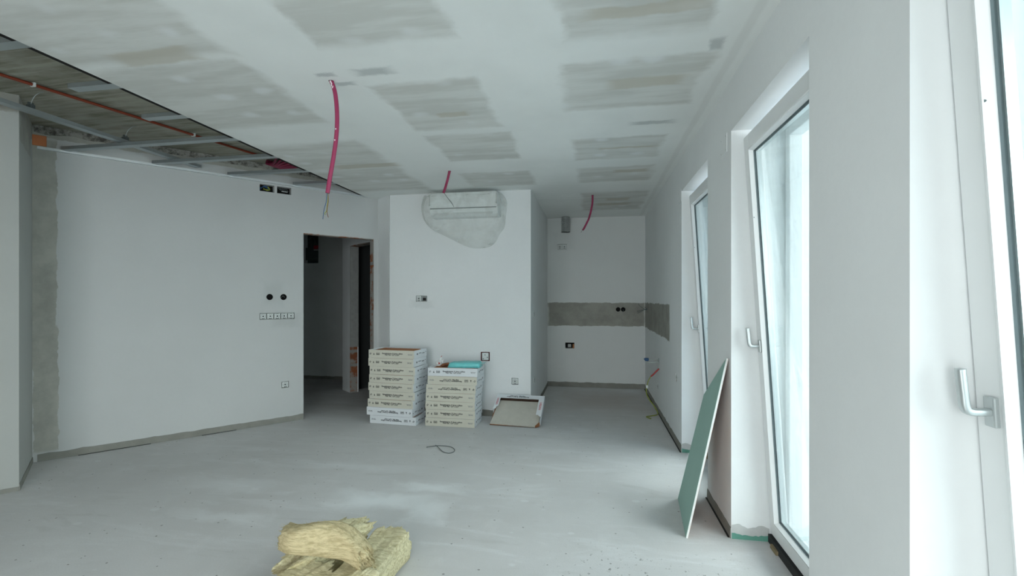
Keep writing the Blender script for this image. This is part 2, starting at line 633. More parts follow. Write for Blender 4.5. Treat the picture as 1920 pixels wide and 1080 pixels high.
bm = bmesh.new()
box(bm, -9, 1.25, -4.2, 8.0, HS, HS + .2)
slab_o = struct(link('ceiling', bm, M['slab']))
slab_o['label'] = 'raw board-marked concrete slab above the open ceiling strip'
bm = bmesh.new()
box(bm, -2.74, WX, -1.8, 7.25, H, H + .0125)
cb_o = struct(link('ceiling', bm, M['ceiling']))
cb_o['label'] = 'suspended plasterboard ceiling with unpainted joint filler patches'

# window wall
bm = bmesh.new()
box(bm, WX, 1.25, -2.1, 7.45, 0, HS)
wr_ = link('wall_right', bm, M['right_wall'])
cb_ = bmesh.new()
for (y0, y1) in WINS:
    box(cb_, WX - .1, 1.35, y0, y1, -.1, WTOP)
# sockets and openings in this wall
for (y, z, hy, hz) in [(7.02, 1.205, .03, .02), (5.885, .292, .04, .04), (4.595, .617, .04, .04)]:
    box(cb_, WX - .1, WX + .035, y - hy, y + hy, z - hz, z + hz)
struct(cut(wr_, cb_))

# back wall (kitchen and corridor share it)
bm = bmesh.new()
box(bm, -9, .95, 7.25, 7.45, 0, HS)
bw = link('wall_back', bm, M['back_wall'])
cb_ = bmesh.new()
box(cb_, -.425, -.285, 7.1, 7.33, .592, .682)
for x in (.375, .449):
    t = bmesh.new()
    bmesh.ops.create_cone(t, cap_ends=True, segments=20, radius1=.034, radius2=.034, depth=.16)
    merge(cb_, t, Matrix.Translation((x, 7.25, 1.197)) @ Matrix.Rotation(PI / 2, 4, 'X'))
box(cb_, -.545, -.400, 7.1, 7.28, 2.12, 2.205)
box(cb_, -4.87, -4.60, 7.1, 7.36, 1.965, 2.46)
struct(cut(bw, cb_))

# protruding block with the tile stacks in front
bm = bmesh.new()
box(bm, -2.409, -.70, 5.285, 5.385, 0, HS)
wb = link('wall_middle', bm, M['block_wall'])
cb_ = bmesh.new()
box(cb_, -2.080, -1.940, 5.2, 5.33, 1.326, 1.396)
box(cb_, -1.287, -1.180, 5.2, 5.33, .636, .742)
box(cb_, -.922, -.846, 5.2, 5.33, .372, .450)
struct(cut(wb, cb_))
bm = bmesh.new()
box(bm, -.80, -.70, 5.385, 7.25, 0, HS)
struct(link('wall_niche', bm, M['white_wall']))
# short return between block and left wall
bm = bmesh.new()
bz = [L(3.004, -.316), L(3.004, 0), L(3.09, 0), L(3.09, -.25)]
lo = [bm.verts.new((p.x, p.y, 0)) for p in bz]
hi = [bm.verts.new((p.x, p.y, HS)) for p in bz]
bm.faces.new(lo)
bm.faces.new(hi)
for i in range(4):
    bm.faces.new((lo[i], lo[(i + 1) % 4], hi[(i + 1) % 4], hi[i]))
struct(link('wall_return', bm, M['white_wall']))

# left wall with the door opening
bm = bmesh.new()
box(bm, -.03, 3.004, 0, .10, 0, HS)
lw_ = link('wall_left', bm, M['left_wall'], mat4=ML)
cb_ = bmesh.new()
box(cb_, 2.114, 2.95, -.1, .2, -.1, 2.102)
box(cb_, 1.669, 1.812, -.1, .065, 2.512, 2.588)
box(cb_, 1.839, 1.984, -.1, .065, 2.512, 2.588)
for s in (1.766, 1.905):
    t = bmesh.new()
    bmesh.ops.create_cone(t, cap_ends=True, segments=20, radius1=.033, radius2=.033, depth=.12)
    merge(cb_, t, Matrix.Translation((s, 0, 1.378)) @ Matrix.Rotation(PI / 2, 4, 'X'))
box(cb_, 1.668, 2.018, -.1, .04, 1.135, 1.205)
box(cb_, 1.885, 1.960, -.1, .04, .378, .448)
struct(cut(lw_, cb_))
# brick faces of the door opening
bm = bmesh.new()
box(bm, 2.944, 2.9505, .004, .099, 0, 2.10)
struct(link('trim_1', bm, M['brick'], mat4=ML))
bm = bmesh.new()
box(bm, 2.114, 2.95, .003, .099, 2.094, 2.1025)
struct(link('trim_2', bm, M['brick'], mat4=ML))

# stepped wall at the far left
bm = bmesh.new()
box(bm, -5.2, -.03, -.747, .10, 0, HS)
struct(link('wall_column', bm, M['column_wall'], mat4=ML))

# corridor partition with a second opening into the block
bm = bmesh.new()
box(bm, 3.09, 3.21, 0, 1.4, 0, HS)
cw = link('wall_corridor', bm, M['white_wall'], mat4=ML)
cb_ = bmesh.new()
box(cb_, 3.0, 3.3, .25, 1.1, -.1, 2.12)
struct(cut(cw, cb_))
bm = bmesh.new()
box(bm, 3.083, 3.205, 1.094, 1.102, .66, 2.12)
struct(link('trim_3', bm, M['rough_plaster'], mat4=ML))
bm = bmesh.new()
box(bm, 3.083, 3.19, 1.093, 1.102, 0, .66)
struct(link('trim_4', bm, M['brick'], mat4=ML))
bm = bmesh.new()
box(bm, 3.086, 3.21, .25, 1.1, 2.112, 2.122)
struct(link('trim_5', bm, M['brick'], mat4=ML))
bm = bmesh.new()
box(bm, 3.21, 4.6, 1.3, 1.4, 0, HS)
struct(link('wall_bathroom', bm, M['gap_and_room_dark'], mat4=ML))  # near-black colour stands in for the darkness of the unlit room
bm = bmesh.new()
box(bm, -9, -8.8, -1.8, 7.25, 0, HS)
struct(link('wall_far', bm, M['white_wall']))
# wall behind the camera with its wide opening
bm = bmesh.new()
box(bm, -9, 1.25, -2.1, -1.8, 0, HS)
fw = link('wall_front', bm, M['white_wall'])
cb_ = bmesh.new()
box(cb_, -2.2, .3, -4.1, -1.4, .05, 2.35)
struct(cut(fw, cb_))


# bare plaster strips along the foot of the walls
def skirt(name, p0, p1, h, out, seed=0, gap=None):
    """p0 to p1 along the wall foot; out = outward unit normal"""
    p0, p1, out = Vector(p0), Vector(p1), Vector(out)
    d = p1 - p0
    n = max(4, int(d.length / .035))
    bm = bmesh.new()
    rows = []
    for i in range(n + 1):
        p = p0 + d * i / n
        hh = h * (1 + .14 * mnoise.noise(Vector((i * .31, seed, 0))) + .08 * mnoise.noise(Vector((i * 1.3, seed, 4))))
        o = .004
        rows.append([bm.verts.new(p + out * 0), bm.verts.new(p + out * (o + .002)), bm.verts.new(p + out * o + Vector((0, 0, hh))), bm.verts.new(p + Vector((0, 0, hh)))])
    for i in range(n):
        A, B = rows[i], rows[i + 1]
        for k in range(4):
            bm.faces.new((A[k], A[(k + 1) % 4], B[(k + 1) % 4], B[k]))
    bm.faces.new(rows[0])
    bm.faces.new(rows[-1])
    return struct(link(name, bm, M['skirt']))


U = Vector((.6345, .773, 0))
NB = Vector((-.773, .6345, 0))
skirt('baseboard_left', L(0), L(2.112), .060, -NB, 1)
skirt('baseboard_column', L(-.03, 0), L(-.03, -.747), .045, U, 2)
skirt('baseboard_far', L(-.03, -.747), L(-4, -.747), .03, -NB, 3)
skirt('baseboard_back', (-.70, 7.25, 0), (WX, 7.25, 0), .075, (0, -1, 0), 4)
skirt('baseboard_niche', (-.70, 5.285, 0), (-.70, 7.25, 0), .055, (1, 0, 0), 5)
skirt('baseboard_middle', (-2.4, 5.285, 0), (-.70, 5.285, 0), .07, (0, -1, 0), 6)
for k, (y0, y1) in enumerate([(4.326, 7.25), (2.821, 3.371), (1.306, 1.852)]):
    skirt('baseboard_right', (WX, y0, 0), (WX, y1, 0), .06, (-1, 0, 0), 7 + k)
skirt('baseboard_corridor', (-8.8, 7.25, 0), (-3.9, 7.25, 0), .05, (0, -1, 0), 11)

# gap lines at wall feet on the window side
for (s0, s1) in ((.25, .75), (1.15, 1.45)):
    bm = bmesh.new()
    box(bm, s0, s1, -.014, -.0065, 0, .004)
    struct(link('trim_6', bm, M['gap_and_room_dark'], mat4=ML))
for (y0, y1) in [(4.32, 7.24), (2.83, 3.37), (1.31, 1.85)]:
    bm = bmesh.new()
    box(bm, WX - .016, WX - .005, y0, y1, 0, .003)
    struct(link('trim_6', bm, M['gap_and_room_dark']))

# green board strips and grey filler at the foot of the reveals
for k, (y0, y1) in enumerate(WINS[:3]):
    bm = bmesh.new()
    rnd = random.Random(k)
    n = 14
    x0, x1 = WX + .002, WX + .20
    lo, hi, hi2 = [], [], []
    for i in range(n + 1):
        x = x0 + (x1 - x0) * i / n
        h1 = .035 - .012 * math.sin(i / n * PI) + rnd.uniform(-.003, .003)
        lo.append(x)
        hi.append(h1)
        hi2.append(.075 + .01 * math.sin(i * .7) + rnd.uniform(-.003, .003))
    for i in range(n):
        for (a0, a1, b0, b1, off, mi) in ((0, 0, hi[i], hi[i + 1], .003, 0), (hi[i], hi[i + 1], hi2[i], hi2[i + 1], .0015, 1)):
            v = [bm.verts.new(p) for p in ((lo[i], y1 - off, a0), (lo[i + 1], y1 - off, a1), (lo[i + 1], y1 - off, b1), (lo[i], y1 - off, b0),
                                           (lo[i], y1 + .001, a0), (lo[i + 1], y1 + .001, a1), (lo[i + 1], y1 + .001, b1), (lo[i], y1 + .001, b0))]
            for q in ((0, 1, 2, 3), (4, 5, 6, 7), (3, 2, 6, 7), (0, 1, 5, 4)):
                f = bm.faces.new([v[j] for j in q])
                f.material_index = mi
    struct(link('trim_7', bm, [M['green_strip'], M['reveal_filler']]))

# ------------------------------------------------------------------ windows (tilted inwards)
SX_B, SX_T, SZ_B, SZ_T = .975, .834, .055, 2.262
TILT = math.atan((SX_B - SX_T) / (SZ_T - SZ_B))


def rail_frame(bm, w, h, prof, th, x0, bev=.006, mi=0):
    """rectangular ring in local coords: x out, y across, z up"""
    box(bm, x0, x0 + th, 0, prof, 0, h, bev, mi)
    box(bm, x0, x0 + th, w - prof, w, 0, h, bev, mi)
    box(bm, x0, x0 + th, prof - .004, w - prof + .004, 0, prof, bev, mi)
    box(bm, x0, x0 + th, prof - .004, w - prof + .004, h - prof, h, bev, mi)


def ring_taper(bm, w, h, a, b, xa, xb, mi=0):
    """sloping glazing bead: outer edge inset a at depth xa, inner edge inset b at depth xb"""
    o = [(xa, a, a), (xa, w - a, a), (xa, w - a, h - a), (xa, a, h - a)]
    i = [(xb, b, b), (xb, w - b, b), (xb, w - b, h - b), (xb, b, h - b)]
    m = (a + b) / 2
    xm = xa - .004
    md = [(xm, m, m), (xm, w - m, m), (xm, w - m, h - m), (xm, m, h - m)]
    ov = [bm.verts.new(p) for p in o]
    mv = [bm.verts.new(p) for p in md]
    iv = [bm.verts.new(p) for p in i]
    bk = [bm.verts.new((xb + .01, p[1], p[2])) for p in o]
    bi = [bm.verts.new((xb + .01, p[1], p[2])) for p in i]
    for A, B in ((ov, mv), (mv, iv), (iv, bi), (bi, bk), (bk, ov)):
        for k in range(4):
            f = bm.faces.new((A[k], A[(k + 1) % 4], B[(k + 1) % 4], B[k]))
            f.material_index = mi


def make_window(idx, y0, y1, handle=True):
    w_ = y1 - y0
    bm = bmesh.new()
    rail_frame(bm, w_ - .01, WTOP - .012, .055, .07, 0)
    root = link('window_%d' % idx, bm, M['pvc'])
    root.location = (1.052, y0 + .005, .004)
    struct(root)
    # sash
    sw, sh = w_ - .016, (SZ_T - SZ_B) / math.cos(TILT)
    Ms = Matrix.Translation((SX_B, y0 + .008, SZ_B)) @ Matrix.Rotation(-TILT, 4, 'Y')
    Mr = Matrix.Translation(root.location).inverted() @ Ms

    def child(name, bm, mat, parent, base=None, **kw):
        o = link(name, bm, mat, None, **kw)
        o.parent = parent
        o.matrix_local = base if base is not None else Matrix.Identity(4)
        return o
    bm = bmesh.new()
    rail_frame(bm, sw, sh, .080, .068, 0, .005)
    sash = child('sash', bm, M['pvc'], root, Mr)
    bm = bmesh.new()
    ring_taper(bm, sw, sh, .0785, .102, -.003, .016)
    child('glazing_bead', bm, M['bead'], sash)
    bm = bmesh.new()
    ring_taper(bm, sw, sh, .101, .1035, .0175, .020)
    child('gasket', bm, M['gasket'], sash)
    bm = bmesh.new()
    box(bm, .020, .024, .085, sw - .085, .085, sh - .085)
    box(bm, .048, .052, .085, sw - .085, .085, sh - .085)
    child('glass_pane', bm, M['glass'], root, Mr)
    bm = bmesh.new()
    for (a0, a1, c0, c1) in ((.098, .110, .098, sh - .098), (sw - .110, sw - .098, .098, sh - .098)):
        box(bm, .0245, .0475, a0, a1, c0, c1)
    for (c0, c1) in ((.098, .110), (sh - .110, sh - .098)):
        box(bm, .0245, .0475, .110, sw - .110, c0, c1)
    child('spacer_bar', bm, M['spacer'], sash)
    bm = bmesh.new()
    for z in (1.75,):
        tube(bm, [(-.004, sw - .09, z), (.004, sw - .09, z)], .004, 8)
    child('screw_cap', bm, M['gasket'], sash)
    if handle:
        hz = 1.047
        bm = bmesh.new()
        box(bm, -.011, .001, -.0155, .0155, -.035, .035, .004)
        hd = child('window_handle', bm, M['handle'], root, Mr @ Matrix.Translation((0, sw - .052, hz)), smooth=False)
        bm = bmesh.new()
        # neck out of the rose, then the grip turned upwards (tilt position)
        pts = smoothpath([(-.010, 0, 0), (-.030, 0, 0), (-.050, 0, .002), (-.058, 0, .012), (-.0595, 0, .035), (-.061, 0, .070), (-.062, 0, .102)], 5)
        rings = []
        n = len(pts)
        for i, p in enumerate(pts):
            d = (pts[min(i + 1, n - 1)] - pts[max(i - 1, 0)]).normalized()
            sd = Vector((0, 1, 0))
            nn = d.cross(sd)
            a_, b_ = .0105, .0085
            ring = []
            for q in range(16):
                an = 2 * PI * q / 16
                cx, sx_ = math.cos(an), math.sin(an)
                cx = math.copysign(abs(cx) ** .55, cx)
                sx_ = math.copysign(abs(sx_) ** .55, sx_)
                ring.append(bm.verts.new(p + sd * cx * a_ + nn * sx_ * b_))
            rings.append(ring)
        for i in range(n - 1):
            for q in range(16):
                f = bm.faces.new((rings[i][q], rings[i][(q + 1) % 16], rings[i + 1][(q + 1) % 16], rings[i + 1][q]))
                f.smooth = True
        bm.faces.new(rings[0])
        bm.faces.new(rings[-1])
        child('handle_lever', bm, M['handle'], hd)
    # dark packing under the frame
    bm = bmesh.new()
    box(bm, .965, 1.05, y0 + .002, y1 - .002, 0, .045)
    struct(link('window_sill_%d' % idx, bm, M['gap_and_room_dark']))
    bm = bmesh.new()
    box(bm, .972 - .02, .9645, y1 - .15, y1 - .07, .001, .022)
    struct(link('trim_8', bm, M['wood']))
    return root


for i, (y0, y1) in enumerate(WINS):
    make_window(i + 1, y0, y1, True)

# balcony outside
bm = bmesh.new()
box(bm, 1.25, 2.9, -4.2, 9, -.2, -.04)
struct(link('floor_balcony', bm, M['ext_grey']))
bm = bmesh.new()
box(bm, 2.75, 2.9, -4.2, 9, -.04, .95)
struct(link('wall_balcony', bm, M['ext_white']))
for (y0, y1) in ((3.02, 3.17), (6.3, 6.45)):
    bm = bmesh.new()
    box(bm, 1.25, 2.9, y0, y1, -.04, 2.65)
    struct(link('wall_divider', bm, M['ext_white']))
bm = bmesh.new()
box(bm, 1.25, 2.5, -4.2, 9, 2.65, 2.8)
struct(link('ceiling_added_shade', bm, M['ext_white']))  # overhang added to dim the balcony and the view through the glass

# ------------------------------------------------------------------ open ceiling: rails, pipe, hangers


def cd_rail(bm, p0, p1, z, wdt=.06, hgt=.027, side=None):
    """open C profile running p0 to p1 (flat face down)"""
    p0 = Vector((*p0, z))
    p1 = Vector((*p1, z))
    d = (p1 - p0).normalized()
    s = Vector((-d.y, d.x, 0))
    t_ = .0016
    for (a0, a1, c0, c1) in ((-wdt / 2, wdt / 2, 0, t_), (-wdt / 2, -wdt / 2 + t_, t_, hgt), (wdt / 2 - t_, wdt / 2, t_, hgt),
                             (-wdt / 2 + t_, -wdt / 2 + .008, hgt - t_, hgt), (wdt / 2 - .008, wdt / 2 - t_, hgt - t_, hgt)):
        vs = []
        for p in (p0, p1):
            for (aa, cc) in ((a0, c0), (a1, c0), (a1, c1), (a0, c1)):
                vs.append(bm.verts.new(p + s * aa + Vector((0, 0, cc))))
        for q in ((0, 1, 2, 3), (4, 5, 6, 7), (0, 1, 5, 4), (1, 2, 6, 5), (2, 3, 7, 6), (3, 0, 4, 7)):
            bm.faces.new([vs[j] for j in q])


def lwx(y):
    return -4.563 + (y - 3.155) * .8209


ZR = 2.618
names = {1.86: 'short steel ceiling rail nearest the upper left corner of the photo',
         2.32: 'short cut-off steel ceiling rail, the nearer of the two stubs ending over the orange pipe',
         2.79: 'short cut-off steel ceiling rail, the farther of the two stubs ending over the orange pipe',
         3.26: 'longest steel cross rail, from the column corner to the board edge',
         3.73: 'second full steel cross rail counted from the column corner',
         4.20: 'third full steel cross rail, passing right under the bundle of magenta conduits',
         4.68: 'fourth full steel cross rail, the short one behind the long hanging conduit'}
for y, lab in names.items():
    xl = {1.86: -3.35, 2.32: -3.09, 2.79: -3.10}.get(y, lwx(y) + .05)
    bm = bmesh.new()
    cd_rail(bm, (xl, y), (-2.66, y), ZR)
    tag(link('ceiling_rail', bm, M['galv']), lab, 'ceiling rail', 'steel cross rails of the open ceiling')
bm = bmesh.new()
cd_rail(bm, (-2.83, -1.7), (-2.83, 5.20), ZR + .028)
tag(link('carrier_rail', bm, M['galv']), 'long steel carrier rail running beside the cut edge of the plasterboard ceiling', 'ceiling rail')
bm = bmesh.new()
cd_rail(bm, (-3.88, -1.5), (-3.83, 4.0), ZR + .030)
tag(link('carrier_rail', bm, M['galv']), 'long steel carrier rail over the column corner, hung on two wire hangers', 'ceiling rail')
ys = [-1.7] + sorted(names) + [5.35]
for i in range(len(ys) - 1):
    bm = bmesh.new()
    box(bm, -2.798, -2.752, ys[i] + .032, ys[i + 1] - .032, ZR - .0002, ZR + .02)  # black strip stands in for the shaded gap above the board edge
    struct(link('trim_gap_shade', bm, M['dark']))
# perimeter track on the left wall
bm = bmesh.new()
for (a0, a1, c0, c1) in ((-.028, -.0005, ZR - .012, ZR - .0105), (-.002, -.0005, ZR - .012, ZR + .016), (-.028, -.0265, ZR - .012, ZR + .003)):
    box(bm, .0, 2.86, a0, a1, c0, c1)
for s in (.14, .52, .92, 1.3, 1.72, 2.1, 2.5):
    tube(bm, [(s, -.014, ZR - .014), (s, -.014, ZR - .011)], .004, 8)
tag(link('perimeter_track', bm, M['galv_bright'], mat4=ML), 'bright steel perimeter track screwed along the top of the left wall', 'ceiling rail')

# orange pipe and clips
bm = bmesh.new()
pp = smoothpath([(-4.25, .2, 2.782), (-3.92, 1.5, 2.782), (-3.704, 2.359, 2.782), (-3.48, 3.25, 2.78), (-3.275, 4.102, 2.782), (-3.265, 4.16, 2.79)], 6)
tube(bm, pp, .0105, 10)
tag(link('pipe', bm, M['pipe']), 'thin orange-red pipe clipped under the concrete slab in the open ceiling', 'pipe')
for k, (x, y, lab) in enumerate([(-3.665, 2.51, 'pale clip on the orange pipe nearest the upper left corner'), (-3.335, 3.05, None)]):
    if k == 1:
        x, y = -3.415, 3.515
        lab = 'pale clip on the orange pipe between the stub rail and the longest cross rail'
    bm = bmesh.new()
    box(bm, x - .018, x + .018, y - .006, y + .006, 2.768, 2.795, .003)
    tag(link('pipe_clip', bm, M['plastic_white']), lab, 'clip', 'clips of the orange pipe')
# wire hangers
for (y, lab) in [(2.62, 'wire hanger hook above the carrier rail near the column top'), (3.28, 'wire hanger hook above the carrier rail beside the longest cross rail')]:
    x = -3.885 + (y + 1.5) * .0091
    bm = bmesh.new()
    tube(bm, smoothpath([(x, y, ZR + .058), (x + .005, y, ZR + .10), (x + .02, y + .01, ZR + .15), (x + .055, y + .02, HS - .004), (x + .085, y + .02, HS - .004)], 5), .0025, 6)
    t = link('wire_hanger', bm, M['galv'])
    bm = bmesh.new()
    box(bm, x - .022, x + .022, y - .014, y + .014, ZR + .0575, ZR + .088, .003)
    box(bm, x - .006, x + .006, y - .016, y + .016, ZR + .088, ZR + .104, .002)
    link('clamp', bm, M['metal_box'], t)
    tag(t, lab, 'hanger', 'wire hangers of the carrier rail')
# conduit bundle from the slab
bw_pts = []
for k in range(9):
    bm = bmesh.new()
    f = k / 8
    x0, y0_ = -3.33 + .03 * f, 4.24 + .027 * k
    x1, y1_ = -2.95 + .08 * f, 4.06 + .075 * k
    tube(bm, smoothpath([(x0, y0_ + .10, 2.795), (x0 + .03, y0_ + .05, 2.745), (x0 + .13, y0_ + .02, 2.735), (x1 - .06, y1_ + .02, 2.755), (x1 + .12, y1_ - .03, 2.77)], 6), .0115, 8)
    o = link('electrical_conduit', bm, M['conduit_dark'])
    tag(o, 'dark magenta conduit in the bundle fanning out under the slab above the open ceiling', 'conduit', 'conduits bundled under the slab')
# rough band where slab meets left wall, brick corner
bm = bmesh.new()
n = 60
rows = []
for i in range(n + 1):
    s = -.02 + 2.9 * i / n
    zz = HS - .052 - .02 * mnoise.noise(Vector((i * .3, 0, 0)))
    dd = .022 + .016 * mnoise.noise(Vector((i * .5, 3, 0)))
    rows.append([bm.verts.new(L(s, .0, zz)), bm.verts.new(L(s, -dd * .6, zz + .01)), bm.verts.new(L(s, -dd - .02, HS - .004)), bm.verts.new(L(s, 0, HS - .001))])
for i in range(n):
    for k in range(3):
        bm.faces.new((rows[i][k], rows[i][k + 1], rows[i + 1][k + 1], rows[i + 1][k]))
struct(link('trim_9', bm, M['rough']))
bm = bmesh.new()
box(bm, -.03, .055, -.012, -.0005, 2.636, 2.722, .002)
tag(link('brick', bm, flat('orange_brick', (.55, .20, .09), .9, var=.1), mat4=ML), 'small orange brick showing at the top corner between column and left wall', 'brick')

# ------------------------------------------------------------------ hanging conduits


def hanging_conduit(label, pts, wires, r=.0105, marks=False, mat='conduit', group=None):
    root = thing('hanging_conduit', label, 'conduit', pts[0], group=group)
    P0 = Vector(pts[0])
    bm = bmesh.new()
    path = smoothpath([Vector(p) - P0 for p in pts], 14)
    cnt = len(path) - 1
    # fine corrugation
    dense = []
    for i in range(cnt):
        for k in range(2):
            dense.append(path[i].lerp(path[i + 1], k / 2))
    dense.append(path[-1])
    nd = len(dense) - 1
    tube(bm, dense, r, 12, rfun=lambda u: 1 + .05 * math.cos(u * nd * PI))
    link('sleeve', bm, M[mat], root)
    bm = bmesh.new()
    tube(bm, [Vector((0, 0, -.001)), Vector((0, 0, .001))], r * 1.25, 14)
    link('ceiling_hole', bm, M['dark'], root)
    for (m_, wp) in wires:
        bm = bmesh.new()
        tube(bm, smoothpath([Vector(p) - P0 for p in wp], 6), .0018, 6)
        link('wire', bm, M[m_], root)
    if marks:
        bm = bmesh.new()
        rnd = random.Random(3)
        for k in range(9):
            q = path[2 + k * 1]
            ang = -PI / 2 + rnd.uniform(-.3, .3)
            c_ = q + Vector((math.cos(ang) * r * 1.02, math.sin(ang) * r * 1.02, 0))
            box(bm, c_.x - .0025, c_.x + .0025, c_.y - .0012, c_.y + .0005, c_.z - .004, c_.z + .004)
        for k in (40, 47):
            q = path[min(k, cnt - 2)]
            box(bm, q.x - .003, q.x + .003, q.y - r * 1.04, q.y - r * .95, q.z - .004, q.z + .004)
        link('printed_marks', bm, M['conduit_mark'], root)
    return root


hanging_conduit('longest magenta conduit with bare wires, hanging from the ceiling nearest the camera',
                [(-1.476, 2.454, H), (-1.455, 2.458, 2.54), (-1.444, 2.46, 2.43), (-1.446, 2.46, 2.31), (-1.462, 2.457, 2.18), (-1.484, 2.453, 2.05), (-1.497, 2.45, 1.964)],
                [('wire_green', [(-1.494, 2.45, 1.98), (-1.494, 2.45, 1.93), (-1.499, 2.45, 1.89), (-1.503, 2.45, 1.862), (-1.512, 2.448, 1.850), (-1.510, 2.448, 1.84)]),
                 ('wire_blue', [(-1.499, 2.45, 1.98), (-1.504, 2.45, 1.92), (-1.517, 2.448, 1.87), (-1.524, 2.447, 1.815)]),
                 ('wire_brown', [(-1.495, 2.45, 1.98), (-1.492, 2.45, 1.92), (-1.500, 2.45, 1.86), (-1.492, 2.45, 1.825)])], .0118, True)
hanging_conduit('short magenta conduit with a black wire, hanging in front of the wrapped air conditioner',
                [(-1.381, 4.386, H), (-1.398, 4.383, 2.53), (-1.420, 4.380, 2.45), (-1.439, 4.376, 2.392)],
                [('wire_black', [(-1.437, 4.376, 2.40), (-1.40, 4.382, 2.345), (-1.362, 4.389, 2.30), (-1.342, 4.392, 2.262), (-1.339, 4.393, 2.255)]),
                 ('wire_grey', [(-1.439, 4.376, 2.40), (-1.405, 4.382, 2.350), (-1.372, 4.389, 2.305), (-1.348, 4.392, 2.272)])], .0125)
hanging_conduit('short dark magenta conduit, hanging over the kitchen niche beside the foil duct',
                [(-.006, 5.698, H), (-.008, 5.698, 2.52), (-.022, 5.696, 2.43), (-.048, 5.690, 2.33), (-.075, 5.686, 2.27), (-.105, 5.68, 2.21), (-.122, 5.678, 2.185)],
                [('wire_black', [(-.122, 5.678, 2.19), (-.135, 5.676, 2.17), (-.142, 5.675, 2.155)])], .0115)

# foil duct over the hob
t = thing('air_duct', 'silver foil ventilation duct coming down from the ceiling at the kitchen wall', 'duct', (-.413, 7.16, 2.375))
bm = bmesh.new()
nr = 46
prev = None
for i in range(nr + 1):
    z = i / nr * (H - 2.375)
    r = .064 + (.0022 if i % 2 else -.0010) + .0015 * math.sin(i)
    ring = [bm.verts.new((math.cos(2 * PI * k / 28) * r + .002 * math.sin(i * .9), math.sin(2 * PI * k / 28) * r, z)) for k in range(28)]
    if prev:
        for k in range(28):
            f = bm.faces.new((prev[k], prev[(k + 1) % 28], ring[(k + 1) % 28], ring[k]))
    prev = ring
link('duct_hose', bm, M['foil'], t)
bm = bmesh.new()
for q in range(2):
    rr = .060 + q * .0045
    tube(bm, [(math.cos(a_ * PI / 12) * rr, math.sin(a_ * PI / 12) * rr, .002 + .002 * math.sin(a_)) for a_ in range(25)], .002, 5, cap=False)
link('duct_rim', bm, M['metal_box'], t)

# ------------------------------------------------------------------ air conditioner in plastic
ac = thing('air_conditioner', 'white wall-mounted air conditioner high on the block wall, wrapped in clear plastic', 'air conditioner', (-1.445, 5.285, 2.42))
bm = bmesh.new()
prof = [(0, -.125), (-.12, -.125), (-.165, -.105), (-.195, -.06), (-.205, .02), (-.205, .115), (-.198, .138), (-.17, .145), (0, .145)]
ends = []
for x in (-.394, .394):
    ends.append([bm.verts.new((x, p[0] - .0005, p[1])) for p in prof])
np_ = len(prof)
for k in range(np_):
    f = bm.faces.new((ends[0][k], ends[0][(k + 1) % np_], ends[1][(k + 1) % np_], ends[1][k]))
bm.faces.new(ends[0])
bm.faces.new(ends[1])
bmesh.ops.bevel(bm, geom=[e for e in bm.edges if abs(e.verts[0].co.x) > .39 and abs(e.verts[1].co.x) > .39 and e.verts[0].co.x * e.verts[1].co.x > 0], offset=.008, segments=2, affect='EDGES')
link('casing', bm, M['ac_white'], ac)
bm = bmesh.new()
box(bm, -.385, .385, -.2075, -.200, -.042, -.0335)
link('panel_gap', bm, M['wire_grey'], ac)
bm = bmesh.new()
Ml = Matrix.Translation((0, -.178, -.088)) @ Matrix.Rotation(math.radians(-38), 4, 'X')
box(bm, -.34, .34, -.006, .004, -.026, .026, .002, M=Ml)
link('air_flap', bm, M['plastic_white'], ac)
bm = bmesh.new()
for x in (-.39, .385):
    box(bm, x - .004, x + .004, -.2085, -.2055, .02, .12, .001)
    tube(bm, [(x, -.208, .0), (x, -.206, .018)], .008, 10)
link('adhesive_tape', bm, M['plastic_grey'], ac)
# plastic bag, bulging and wrinkled
outline = [(-.50, .145), (-.53, .06), (-.535, -.05), (-.50, -.16), (-.42, -.25), (-.28, -.32), (-.12, -.40), (0.0, -.455), (.12, -.475), (.26, -.46), (.34, -.40), (.38, -.32), (.44, -.24), (.455, -.12), (.47, 0.0), (.46, .08), (.42, .145)]
ol = [p for p in smoothpath([(a_, 0, b_) for a_, b_ in outline], 5)]
ol += [Vector((.42 - .92 * q / 24, 0, .145 + .004 * math.sin(q))) for q in range(1, 24)] + [ol[0].copy()]
bm = bmesh.new()
cx, cz = -.03, -.10
NR = 34
rings = []
for j in range(NR + 1):
    f = 1 - (j / NR)
    ring = []
    for i, p in enumerate(ol):
        x = cx + (p.x - cx) * f
        z = cz + (p.z - cz) * f
        edge = min(1, (1 - f) / .22)
        dep = .225 * math.sqrt(max(0, 1 - (1 - edge) ** 2)) if edge < 1 else .225
        low = max(0, min(1, (-.13 - z) / .30))
        dep = dep * (1 - .45 * low)
        q = Vector((x * 5, z * 5, 1.3))
        rid = abs(mnoise.noise(q * .9 + Vector((mnoise.noise(q), 0, 0)) * 1.5))
        rid2 = abs(mnoise.noise(q * 2.6 + Vector((7, 3, 1))))
        wr1 = (.5 - rid) * .040 + (.4 - rid2) * .008
        k = .08 if (abs(x) < .39 and z > -.10) else 1.0
        dep = dep + wr1 * k * min(1, edge + .1)
        if abs(x) < .40 and z > -.125:
            dep = max(dep, .2125)
        ring.append(bm.verts.new((x, -max(dep, .002), z)))
    rings.append(ring)
for j in range(NR):
    for i in range(len(ol) - 1):
        if j == NR - 1:
            try:
                f_ = bm.faces.new((rings[j][i], rings[j][i + 1], rings[j + 1][0]))
            except ValueError:
                continue
        else:
            f_ = bm.faces.new((rings[j][i], rings[j][i + 1], rings[j + 1][i + 1], rings[j + 1][i]))
        f_.smooth = True
for v in rings[NR][1:]:
    bm.verts.remove(v)
# close along the top edge towards the wall
link('plastic_cover', bm, M['film'], ac)

# ------------------------------------------------------------------ electrical boxes


